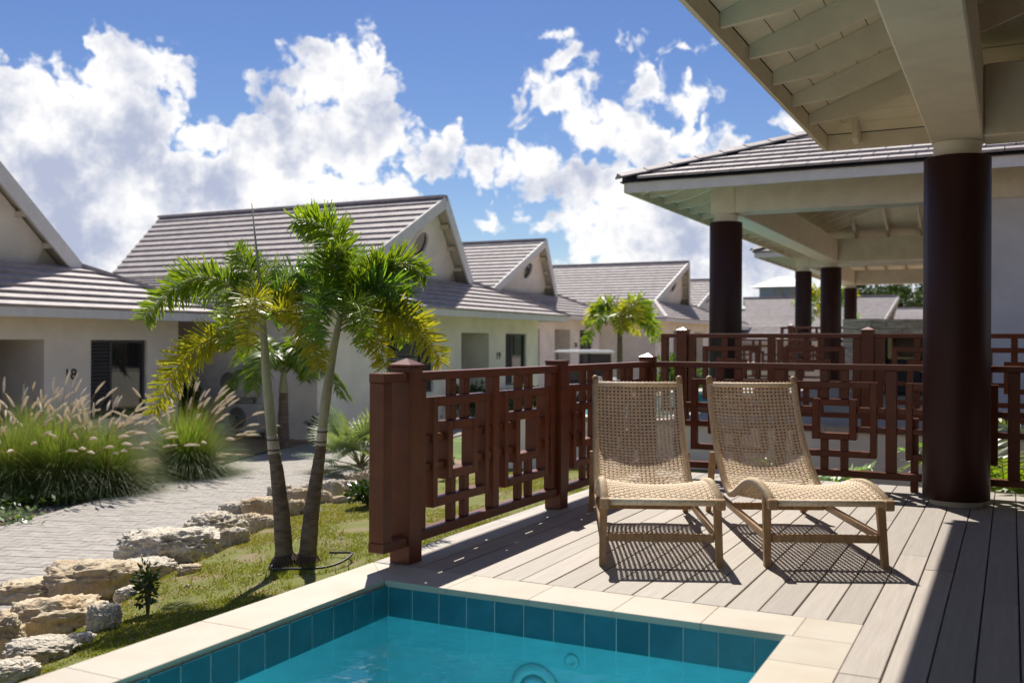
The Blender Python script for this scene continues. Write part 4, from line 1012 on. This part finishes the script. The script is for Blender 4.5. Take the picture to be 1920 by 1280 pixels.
# ------------------------------------------------------------------ palms
def bez(a, b, c, t): return a*(1-t)**2+b*2*t*(1-t)+c*t*t
def frond_mesh(a, m_on, c, leaf, n, rs, plumose=True, width=.013, droop=.35, seglen=3, start=.1, spread=1.0):
    a, m_on, c = Vector(a), Vector(m_on), Vector(c); ctrl = m_on*2-(a+c)*.5
    L = (m_on-a).length+(c-m_on).length
    mb = MB(); rc = MB()
    rc.tube([bez(a, ctrl, c, t) for t in np.linspace(0, 1, 14)], [max(.0022, L*.0085*(1-.85*t)) for t in np.linspace(0, 1, 14)], 5)
    up_ = Vector((0, 0, 1))
    for k in range(n):
        t = start+(1-start)*(k+rs.uniform(0, 1))/n; t = min(t, .995)
        p = bez(a, ctrl, c, t); d = (bez(a, ctrl, c, min(1, t+.02))-bez(a, ctrl, c, max(0, t-.02))).normalized(); s, u = frame_of(d)
        if plumose: th = rs.uniform(0, 2*math.pi)
        else: th = (0 if k % 2 else math.pi)+rs.uniform(-.25, .25)+(.35 if k % 2 else -.35)
        rad = s*math.cos(th)+u*math.sin(th)
        prof = min(1, 1.6*(t-start)/(1-start)+.45)*(1 if t < .7 else max(.45, 1-(t-.7)*1.5))
        l = leaf*prof*rs.uniform(.65, 1.15); dirv = (rad*spread+d*rs.uniform(.3, .65)).normalized()
        wv = dirv.cross(rad.cross(d)+Vector((rs.uniform(-.3, .3), rs.uniform(-.3, .3), rs.uniform(-.3, .3)))).normalized()
        if wv.length < .1: wv = s
        pts = []; q = p.copy(); dd = dirv.copy(); w0 = width*rs.uniform(.8, 1.2)
        ws = [.35, 1.0, 1.05, .55] if plumose else [.5, 1.0, .7, .06]
        for j in range(4):
            pts += [q-wv*w0*ws[j]/2, q+wv*w0*ws[j]/2]; dd = (dd+Vector((0, 0, -droop*.33))).normalized(); q = q+dd*(l/3)
        mb.add(pts, [(0, 1, 3, 2), (2, 3, 5, 4), (4, 5, 7, 6)])
    return mb, rc
def frond(t, a, m_on, c, leaf, n, rs, m, **k):
    mb, rc = frond_mesh(a, m_on, c, leaf, n, rs, **k)
    f = obj('frond', mb, m, t, True); obj('frond_stem', rc, M['rachis'], f, True); return f
def trunk(t, pts, rad, ringz=None, m=None, n=16, name='trunk'):
    """trunk with ring scars"""
    q = MB(); P = [Vector(p) for p in pts]; fine = []; fr = []
    for i in range(len(P)-1):
        for k in range(12): fine.append(P[i].lerp(P[i+1], k/12)); fr.append(rad[i]+(rad[i+1]-rad[i])*k/12)
    fine.append(P[-1]); fr.append(rad[-1])
    if ringz:
        acc = 0; out = []
        for i, p in enumerate(fine):
            if i: acc += (p-fine[i-1]).length
            fr[i] *= 1-.05*(1 if (acc % ringz) < ringz*.22 else 0)
    q.tube(fine, fr, n); return obj(name, q, m or M['trunk'], t, True)
palm_base = G(555, 1052, -.37); PD = depth(palm_base)
def twin(label, tr, radii, split, fronds, spear, seed, dd0=0.0):
    rs = np.random.RandomState(seed)
    pts = [AT(x, y, PD+dd0) for x, y in tr]; base = pts[0].copy(); base.z -= .08
    t = thing('foxtail_palm', label, 'palm', pts[0], 'twin palms on the lawn')
    a, b = split
    r = [w/F_PX*PD/2 for w in radii]
    trunk(t, [base]+pts[1:a+1], r[:a+1], ringz=.085)
    tw = trunk(t, pts[a:b+1], r[a:b+1], m=M['trunk_white'], name='upper_trunk')
    for i in range(a, b):
        for k in (.2, .75):
            p = pts[i].lerp(pts[i+1], k); rr = r[i]*1.03; q = MB(); q.tube([p-Vector((0, 0, .005)), p+Vector((0, 0, .005))], rr, 14, False); obj('leaf_scar', q, M['ring'], tw)
    trunk(t, pts[b:], r[b:], m=M['shaft'], name='crownshaft')
    # root boss
    q = MB()
    for k in range(26):
        an = 2*math.pi*k/26; bp = pts[0]; q.tube([bp+Vector((math.cos(an)*r[0]*.75, math.sin(an)*r[0]*.75, .05)), bp+Vector((math.cos(an)*r[0]*1.2, math.sin(an)*r[0]*1.2, .01)), bp+Vector((math.cos(an)*r[0]*1.7, math.sin(an)*r[0]*1.7, -.07))], [.010, .012, .009], 5)
    obj('roots', q, M['ring'], t)
    for (s, m_, c, da, lf, n, mt) in fronds:
        frond(t, AT(*s, PD+dd0), AT(*m_, PD+dd0+da*.5), AT(*c, PD+dd0+da), lf*.98, int(n*1.6), rs, M[mt], width=.0108, droop=.15)
    if spear:
        q = MB(); q.tube([AT(*p, PD+dd0) for p in spear], [.010, .009, .003], 6); obj('spear_leaf', q, M['shaft'], t, True)
twin('palm leaning outward with the drooping yellow frond and unopened spear leaf', [(535, 1050), (528, 960), (519, 880), (514, 850), (510, 815), (505, 760), (499, 700), (496, 650), (491, 585)],
     [36, 31, 25, 23, 20, 19, 17, 15, 11], (3, 4),
     [((491, 600), (385, 520), (268, 600), -.1, .185, 300, 'frond'), ((494, 660), (385, 640), (288, 775), -.35, .175, 280, 'frond_y'), ((490, 590), (470, 520), (440, 468), .15, .17, 170, 'frond'),
      ((495, 600), (560, 590), (598, 690), -.6, .17, 260, 'frond_y'), ((492, 590), (560, 510), (615, 545), .5, .17, 200, 'frond_d'), ((492, 600), (440, 560), (410, 640), .6, .16, 180, 'frond'),
      ((493, 600), (475, 560), (462, 650), -.7, .16, 200, 'frond_y'), ((492, 610), (450, 590), (440, 650), -.5, .15, 150, 'frond'), ((492, 590), (500, 520), (515, 500), .4, .16, 150, 'frond'), ((492, 595), (430, 545), (365, 560), .5, .16, 180, 'frond'), ((493, 600), (540, 560), (575, 610), .2, .16, 180, 'frond_y')],
     [(490, 560), (481, 470), (472, 381)], 11)
twin('palm leaning toward the railing with the tall upright green frond', [(574, 1050), (584, 960), (597, 870), (602, 835), (605, 800), (611, 750), (618, 700), (625, 655), (640, 585)],
     [36, 30, 23, 20, 18, 19, 17, 15, 11], (3, 4),
     [((640, 590), (632, 455), (552, 412), .1, .20, 330, 'frond'), ((641, 600), (720, 500), (800, 520), .25, .18, 260, 'frond'), ((641, 600), (720, 535), (785, 625), -.1, .18, 270, 'frond_d'),
      ((640, 610), (745, 590), (828, 680), -.3, .18, 280, 'frond_y'), ((638, 620), (690, 610), (722, 690), -.55, .16, 220, 'frond_y'), ((640, 600), (575, 540), (510, 600), .35, .18, 240, 'frond_d'),
      ((640, 600), (610, 545), (590, 640), -.7, .17, 240, 'frond_d'), ((641, 590), (665, 490), (690, 500), .6, .17, 200, 'frond_d'), ((640, 600), (668, 570), (682, 650), -.6, .16, 200, 'frond'),
      ((640, 590), (600, 500), (580, 490), .5, .17, 200, 'frond_d'), ((640, 595), (690, 560), (740, 580), .7, .16, 180, 'frond_d'), ((641, 595), (685, 520), (735, 500), .1, .17, 220, 'frond'), ((640, 600), (620, 520), (640, 470), -.2, .17, 220, 'frond'), ((640, 605), (700, 580), (760, 640), .2, .16, 220, 'frond')],
     None, 12, .03)
q = MB(); c0 = G(585, 1056, -.37); pts = []
for k in range(49):
    a = 2*math.pi*k/48*.93+2.2; x, y = c0.x+.28*math.cos(a), c0.y+.28*math.sin(a); pts.append((x, y, lawn_z(x, y)+.042+.010*math.sin(3*a)))
q.tube(pts, .0085, 8); tag(obj('irrigation_hose', q, M['black'], None, True), 'black irrigation hose looped round the palm trunks', 'hose')
q = MB(); pts = []
for k in range(25):
    s = k/24; x, y = -3.35-.22*math.sin(s*3.0)-.1*s, 4.9+3.4*s; pts.append((x, y, lawn_z(x, y)+.014))
q.tube(pts, .007, 6); tag(obj('irrigation_hose', q, mat('green_hose', (.10, .17, .12), .5), None, True), 'thin green hose lying along the railing on the lawn', 'hose')

def palm(name, label, base, h, r, nf, fl, leaf, n, seed, mats, plumose=True, lean=(0, 0), group=None, crown=.25, width=.02, droop=.5):
    rs = np.random.RandomState(seed); base = Vector(base); t = thing(name, label, 'palm', base, group)
    top = base+Vector((lean[0], lean[1], h)); trunk(t, [base-Vector((0, 0, .1)), base.lerp(top, .5), top], [r*1.3, r, r*.8], ringz=.12)
    cs = top+Vector((lean[0]*.1, lean[1]*.1, crown)); trunk(t, [top, cs], [r*.9, r*.45], m=M['shaft'], name='crownshaft')
    for k in range(nf):
        az = 2*math.pi*(k*.382+rs.uniform(-.05, .05)); e = [.9, .55, .2, -.1][k % 4]+rs.uniform(-.1, .1)
        o = Vector((math.cos(az), math.sin(az), 0)); l = fl*rs.uniform(.85, 1.1)
        mid = cs+o*l*.5*math.cos(e)+Vector((0, 0, l*(.34*math.sin(e)+.16))); tip = cs+o*l*(.85*math.cos(e)+.1)+Vector((0, 0, l*(.55*math.sin(e)-.30)))
        frond(t, cs-Vector((0, 0, .05)), mid, tip, leaf, n, rs, M[mats[k % len(mats)]], plumose=plumose, width=width, droop=droop)
    return t
palm('christmas_palm', 'stocky green palm against the cottage wall behind the twin palm trunks', G(531, 842, GZ), 1.05, .10, 14, 1.5, .42, 130, 21, ['frond', 'frond'], plumose=False, width=.04, droop=.9, crown=.4)
palm('foxtail_palm', 'yellow-green palm standing on grass in front of the far cottages', (-8.5, 22.6, GZ), 2.25, .075, 12, 1.25, .30, 130, 22, ['frond', 'frond_y', 'frond_y', 'frond'], width=.035)
palm('coconut_palm', 'distant palm on the skyline beside the blue-grey house', (-15.0, 110, 2.0), 7.3, .25, 14, 3.4, .9, 60, 23, ['tree'], plumose=False, width=.15)
palm('foxtail_palm', 'palm standing between the slim veranda columns', (-6.9, 42.5, GZ), 3.3, .10, 12, 1.9, .4, 90, 24, ['frond_y', 'frond_d'], width=.05)
# palm leaves coming up behind the far railing
def low_palm(label, base, nf, l, leaf, seed, mats, spread=1.0):
    rs = np.random.RandomState(seed); base = Vector(base); t = thing('areca_palm', label, 'palm', base)
    trunk(t, [base-Vector((0, 0, .05)), base+Vector((0, 0, .3))], [.05, .03])
    for k in range(nf):
        az = rs.uniform(0, 6.28); o = Vector((math.cos(az), math.sin(az), 0)); ll = l*rs.uniform(.8, 1.15)
        frond(t, base+Vector((0, 0, .15)), base+o*ll*.28*spread+Vector((0, 0, ll*.55)), base+o*ll*.7*spread+Vector((0, 0, ll*rs.uniform(.45, .8))), leaf, 64, rs, M[mats[k % len(mats)]], plumose=False, width=.028, droop=.4)
low_palm('feathery palm behind the railing right of the thick column', (-.05, 9.75, -.55), 12, 1.15, .30, 31, ['frond', 'frond_d'])
low_palm('low dark palm behind the railing and the loungers', (-1.75, 9.75, -.6), 9, .80, .26, 32, ['frond_d'])
low_palm('feathery palm farther along the railing beside the house wall', (.75, 10.2, -.55), 9, 1.2, .30, 33, ['frond', 'frond_d'])

def fan_palm(label, base, n, seed, R0=.50):
    rs = np.random.RandomState(seed); base = Vector(base); t = thing('silver_fan_palm', label, 'palm', base)
    trunk(t, [base-Vector((0, 0, .05)), base+Vector((0, 0, .16))], [.08, .06])
    for k in range(n):
        az = 2*math.pi*k*.382; e = rs.uniform(.1, 1.25) if k > 2 else rs.uniform(.05, .3); o = Vector((math.cos(az)*math.cos(e), math.sin(az)*math.cos(e), math.sin(e)))
        c = base+Vector((0, 0, .15))+o*rs.uniform(.45, .75); q = MB(); q.tube([base+Vector((0, 0, .12)), c], [.012, .007], 5); f = obj('leaf_stalk', q, M['rachis'], t, True)
        s, u = frame_of(o); q = MB(); ns = 30
        for i in range(ns):
            a = (-1+2*i/(ns-1))*2.15; d = (o*math.cos(a)+s*math.sin(a)+u*.12*math.cos(2*a)).normalized(); l = R0*(.75+.25*math.cos(a))*rs.uniform(.9, 1.08)
            wv = d.cross(u).normalized(); p1 = c+d*l*.5; p2 = c+d*l+Vector((0, 0, -.06*l/.5))
            q.add([c-wv*.004, c+wv*.004, p1+wv*.016, p1-wv*.016, p2], [(0, 1, 2, 3), (3, 2, 4)])
        obj('leaf_fan', q, M['silver'], f)
fan_palm('silvery green fan palm beside the path behind the railing post', G(676, 888, GZ), 19, 41, .60)

# ------------------------------------------------------------------ shrubs and ground cover
def leafy(t, mb, c, rx, ry, rz, n, size, rs, hollow=.35):
    for k in range(n):
        v = rs.normal(size=3); v /= np.linalg.norm(v); rr = rs.uniform(hollow, 1.0)**.6
        p = Vector((c[0]+v[0]*rx*rr, c[1]+v[1]*ry*rr, c[2]+v[2]*rz*rr))
        d = Vector((v[0]+rs.uniform(-.6, .6), v[1]+rs.uniform(-.6, .6), v[2]*.6+rs.uniform(-.3, .6))).normalized(); s, u = frame_of(d); a = rs.uniform(0, 6.28)
        w = (s*math.cos(a)+u*math.sin(a)); l = size*rs.uniform(.7, 1.25); h = w.cross(d)
        mb.add([p, p+d*l*.45+w*l*.26+h*l*.05, p+d*l, p+d*l*.45-w*l*.26+h*l*.05], [(0, 1, 2), (0, 2, 3)])
def shrub(name, label, base, w, h, n, leaf, seed, m='shrub', lumps=5, stems=6, cat='shrub', group=None):
    rs = np.random.RandomState(seed); base = Vector(base); t = thing(name, label, cat, base, group)
    mb = MB(); st = MB()
    for k in range(lumps):
        a = rs.uniform(0, 6.28); r = rs.uniform(0, .55)*w/2; c = (base.x+r*math.cos(a), base.y+r*math.sin(a), base.z+h*rs.uniform(.4, .72))
        leafy(t, mb, c, w*.30, w*.30, h*.32, n//lumps, leaf, rs); 
    for k in range(stems):
        a = rs.uniform(0, 6.28); st.tube([base-Vector((0, 0, .04)), base+Vector((math.cos(a)*w*.08, math.sin(a)*w*.08, h*.4)), base+Vector((math.cos(a)*w*.22, math.sin(a)*w*.22, h*.8))], [.008, .006, .003], 5)
    obj('foliage', mb, M[m], t); obj('stems', st, M['bark'], t)
def lawn_at(x, y):
    z = -.3
    for _ in range(6): p = G(x, y, z); z = lawn_z(p.x, p.y)
    return p
shrub('young_shrub', 'little glossy shrub on thin stems near the jagged rocks', lawn_at(277, 1150), .17, .32, 260, .042, 51, lumps=6)
shrub('glossy_shrub', 'low glossy dark shrub at the lawn edge behind the railing post', lawn_at(690, 948), .42, .24, 700, .055, 52, lumps=7)
shrub('glossy_shrub', 'low leafy shrub seen through the railing lattice', lawn_at(838, 900), .30, .26, 350, .05, 53, m='shrub_l')
shrub('wall_shrub', 'bright green upright shrub at the corner of the cottage numbered 18', (PY(348, 760, 14.9).x, 14.9, GZ), .62, 1.35, 1500, .085, 54, m='shrub_l', lumps=9)
shrub('hedge_shrub', 'rounded green shrub before the cottage wall, seen over the railing', G(880, 790, GZ), 2.2, .95, 1500, .12, 55, m='shrub', lumps=9)
shrub('hedge_shrub', 'green shrub on the grass by the lone post window', G(985, 778, GZ), 1.8, .8, 1300, .12, 56, m='shrub_l', lumps=9)
shrub('hedge_shrub', 'bushy green shrub below the yellow-green palm', (-7.6, 24.5, GZ), 1.7, 1.75, 1700, .13, 57, m='shrub_l', lumps=9)
shrub('dark_shrub', 'dark low shrub against the cottage wall beside the stocky palm', (-11.9, 15.55, GZ), .9, .6, 700, .07, 58, m='shrub', lumps=6)
def cover(label, pts, n, leaf, seed, m):
    rs = np.random.RandomState(seed); c = G(*pts[0], GZ); t = thing('ground_cover_plant', label, 'plant', c); mb = MB(); st = MB()
    P = [G(*p, GZ) for p in pts]
    for a, b in zip(P[:-1], P[1:]): st.tube([a+Vector((0, 0, .02)), (a+b)/2+Vector((0, 0, .06)), b+Vector((0, 0, .02))], .006, 5)
    for k in range(n):
        i = rs.randint(len(P)-1); p = P[i].lerp(P[i+1], rs.uniform(0, 1))+Vector((rs.normal(0, .13), rs.normal(0, .13), rs.uniform(.01, .13)))
        a = rs.uniform(0, 6.28); d = Vector((math.cos(a), math.sin(a), rs.uniform(.1, .9))).normalized(); s, u = frame_of(d); l = leaf*rs.uniform(.7, 1.3)
        mb.add([p, p+d*l*.45+s*l*.3, p+d*l, p+d*l*.45-s*l*.3], [(0, 1, 2), (0, 2, 3)])
    obj('leaves', mb, M[m], t); obj('runners', st, M['bark'], t)
cover('creeping leafy ground cover along the gravel at the foot of the fountain grass', [(5, 945), (60, 950), (120, 945), (180, 935), (215, 925)], 900, .085, 61, 'shrub_l')
cover('short leafy runner trailing over the gravel toward the path', [(0, 965), (25, 975), (42, 990)], 140, .075, 62, 'shrub_l')
cover('leafy ground cover strip under the railing by the white wall', [(905, 935), (950, 915), (985, 905)], 200, .07, 63, 'shrub_l')

# ------------------------------------------------------------------ fountain grass
def fountain(label, base, r, h, nb, npl, seed, lean=.0):
    rs = np.random.RandomState(seed); base = Vector(base); t = thing('fountain_grass', label, 'grass', base, 'fountain grass clumps by the path')
    mb = MB()
    for k in range(nb):
        az = rs.uniform(0, 6.28); e = rs.uniform(.25, 1.45)**1.0; l = h*rs.uniform(.75, 1.25); o = Vector((math.cos(az), math.sin(az), 0))
        p = base+o*rs.uniform(0, .16); w = Vector((-o.y, o.x, 0))*rs.uniform(.003, .0055); d = (o*math.cos(e)+Vector((0, 0, math.sin(e)))).normalized(); V = []
        for j in range(5):
            f = 1-j/4.2; V += [p-w*f, p+w*f]; p = p+d*l/4; d = (d+Vector((0, 0, -.30-.10*j))*.8*(1.38-e*.48)).normalized()
        mb.add(V, [(2*j, 2*j+1, 2*j+3, 2*j+2) for j in range(4)])
    b = obj('blades', mb, M['grass_blade'], t); b['kind'] = 'stuff'
    for k in range(npl):
        az = rs.uniform(0, 6.28); e = rs.uniform(.75, 1.42); o = Vector((math.cos(az), math.sin(az), 0)); l = h*rs.uniform(1.0, 1.38); d = (o*math.cos(e)+Vector((0, 0, math.sin(e)))).normalized(); p = base+o*.05; P = [p]
        for j in range(6): p = p+d*l/6; d = (d+Vector((.04, .0, -.05-.02*j))).normalized(); P.append(p)
        q = MB(); q.tube(P, [.0025]*7, 4); st = obj('stalk', q, M['straw'], t)
        q = MB(); T = [p]; 
        for j in range(6): p = p+d*.033; d = (d+Vector((.03, 0, -.055))).normalized(); T.append(p)
        rad = [.006, .013, .0165, .0165, .0140, .010, .003]; q.tube(T, rad, 7)
        for i in range(90):
            j = rs.randint(6); c = T[j].lerp(T[j+1], rs.uniform(0, 1)); v = Vector(rs.normal(size=3)).normalized(); tip = c+v*(.030*rs.uniform(.7, 1.2))+(T[j+1]-T[j])*.4; s = v.cross(Vector((.3, .2, .9))).normalized()*.0014
            q.add([c-s, c+s, tip], [(0, 1, 2)])
        obj('plume', q, M['plume'], st)
fountain('tall fountain grass clump next to the door of number 18', G(28, 930, GZ), .5, 1.0, 5200, 42, 71)
fountain('fountain grass clump in front of the number 18 plate', G(112, 928, GZ), .5, 1.05, 5200, 46, 72)
fountain('fountain grass clump right by the bollard light', G(196, 925, GZ), .5, .92, 4800, 42, 73)
fountain('fountain grass clump standing alone before the air conditioners', G(352, 893, GZ), .5, .98, 6000, 56, 74)
fountain('fountain grass clump behind the others at the cottage wall', G(60, 880, GZ), .5, 1.0, 4000, 34, 75)
rs = np.random.RandomState(8); mb = MB()
for k in range(2600):
    p = G(rs.uniform(245, 300), rs.uniform(885, 908), GZ)+Vector((rs.normal(0, .15), rs.normal(0, .2), 0)); a = rs.uniform(0, 6.28); d = Vector((math.cos(a), math.sin(a), rs.uniform(.1, 1.0))).normalized(); l = rs.uniform(.08, .25); s = Vector((-d.y, d.x, 0)).normalized()*.003
    mb.add([p-s, p+s, p+d*l], [(0, 1, 2)])
tag(obj('dry_straw', mb, M['straw']), 'dry straw coloured grass litter between the fountain grass clumps', 'straw', kind='stuff')
# bollard light
b = G(222, 926, GZ); t = thing('bollard_light', 'small grey bollard light at the path edge', 'light', b)
q = MB(); q.lathe([(.05, b.z), (.05, b.z+.13), (.046, b.z+.135)], c=(b.x, b.y, 0), n=20); obj('post', q, M['louver'], t)
q = MB(); q.lathe([(.045, b.z+.135), (.045, b.z+.235)], c=(b.x, b.y, 0), n=20); obj('diffuser', q, M['white_plastic'], t)
q = MB(); q.lathe([(.05, b.z+.235), (.05, b.z+.27), (.04, b.z+.278)], c=(b.x, b.y, 0), n=20); obj('cap', q, M['ac'], t)

# ------------------------------------------------------------------ hill, trees and house on the skyline
def hill():
    mb = MB(); n = 40; rows = 10
    for j in range(rows+1):
        y = 100+j*14
        for i in range(n+1):
            x = -34+i*4.0; hgt = 9.0*math.exp(-((y-190)/55)**2)*(1/(1+math.exp(-(x+ .17*y-9)/6)))*(1+.2*noise.noise(Vector((x*.05, y*.05, 0))))
            mb.v.append((x, y, GZ-.02+hgt))
    mb.f = [(j*(n+1)+i, j*(n+1)+i+1, (j+1)*(n+1)+i+1, (j+1)*(n+1)+i) for j in range(rows) for i in range(n)]
    tag(obj('hill', mb, M['hill'], None, True), 'low green hill behind the resort', kind='structure')
hill()
def tree(label, base, w, h, n, leaf, seed, trunk_h=.3):
    rs = np.random.RandomState(seed); base = Vector(base); t = thing('broadleaf_tree', label, 'tree', base, 'trees on the far hill'); q = MB()
    q.tube([base-Vector((0, 0, 1)), base+Vector((0, 0, h*.5))], [w*.05, w*.03], 8)
    for k in range(4):
        a = rs.uniform(0, 6.28); q.tube([base+Vector((0, 0, h*.35)), base+Vector((math.cos(a)*w*.3, math.sin(a)*w*.3, h*.7))], [w*.025, w*.01], 6)
    obj('trunk', q, M['bark'], t); mb = MB()
    for k in range(9):
        a = rs.uniform(0, 6.28); r = rs.uniform(0, .35)*w; leafy(t, mb, (base.x+r*math.cos(a), base.y+r*math.sin(a), base.z+h*rs.uniform(.4, .8)), w*.25, w*.25, h*.2, n//9, leaf, rs)
    obj('crown', mb, M['tree'], t)
rs = np.random.RandomState(9)
kinds = ['broad dark tree', 'rounded green tree', 'slender upright tree', 'low spreading tree', 'ragged topped tree']
for k in range(13):
    y = 135+rs.uniform(-12, 22); px = 1572+k*15+rs.uniform(-4, 4); d0 = PY(px, 600, y); h = rs.uniform(4.5, 7.0)
    w = rs.uniform(4.5, 7.5) if k % 5 != 2 else 2.6
    tree('%s on the far hill, %s' % (kinds[k % 5], ['next to the last slim column', 'rising above the low cottage roofs', 'toward the thick column'][k*3//13]), (d0.x, y, 3.2+rs.uniform(-.6, .8)), w, h, 900, .6, 100+k)
for k in range(5):
    y = 120+rs.uniform(-6, 6); px = 1385+k*28; d0 = PY(px, 600, y)
    tree(['low tree left behind by the distant palm', 'low bushy tree under the distant palm', 'tree hiding the foot of the blue-grey house', 'tree between blue-grey house and slim column', 'tree just behind the first slim column'][k], (d0.x, y, .2), 6, 5.2, 700, .6, 200+k)
def far_house():
    c = PY(1462, 555, 118); t = thing('skyline_house', 'blue-grey house with pale hipped roof on the skyline', 'house', (c.x, 118, 2))
    x0, x1, y0, y1, z0, z1 = c.x-2.4, c.x+2.6, 118, 123, 1.5, 7.9
    q = MB(); q.box(x0, x1, y0, y1, z0, z1); obj('wall', q, M['blue_wall'], t)
    q = MB(); e = .9; m = (x0+x1)/2; q.add([(x0-e, y0-e, z1), (x1+e, y0-e, z1), (x1+e, y1+e, z1), (x0-e, y1+e, z1), (m-.6, (y0+y1)/2, z1+1.35), (m+.6, (y0+y1)/2, z1+1.35)], [(3, 2, 1, 0), (0, 1, 5, 4), (1, 2, 5), (2, 3, 4, 5), (3, 0, 4)]); obj('roof', q, M['trim'], t)
    q = MB(); q.box(x0+1.9, x0+2.7, y0-.06, y0+.02, z1-1.9, z1-.2); obj('door', q, M['pane'], t)
    q = MB(); q.box(x0+3.2, x0+4.4, y0-.05, y0+.02, z1-1.2, z1-.3); obj('window', q, M['pane'], t)
    q = MB(); q.box(x0-1.6, x1, y0-1.4, y0-1.3, z1-2.2, z1-1.3); obj('balcony_rail', q, M['blue_wall'], t)
far_house()
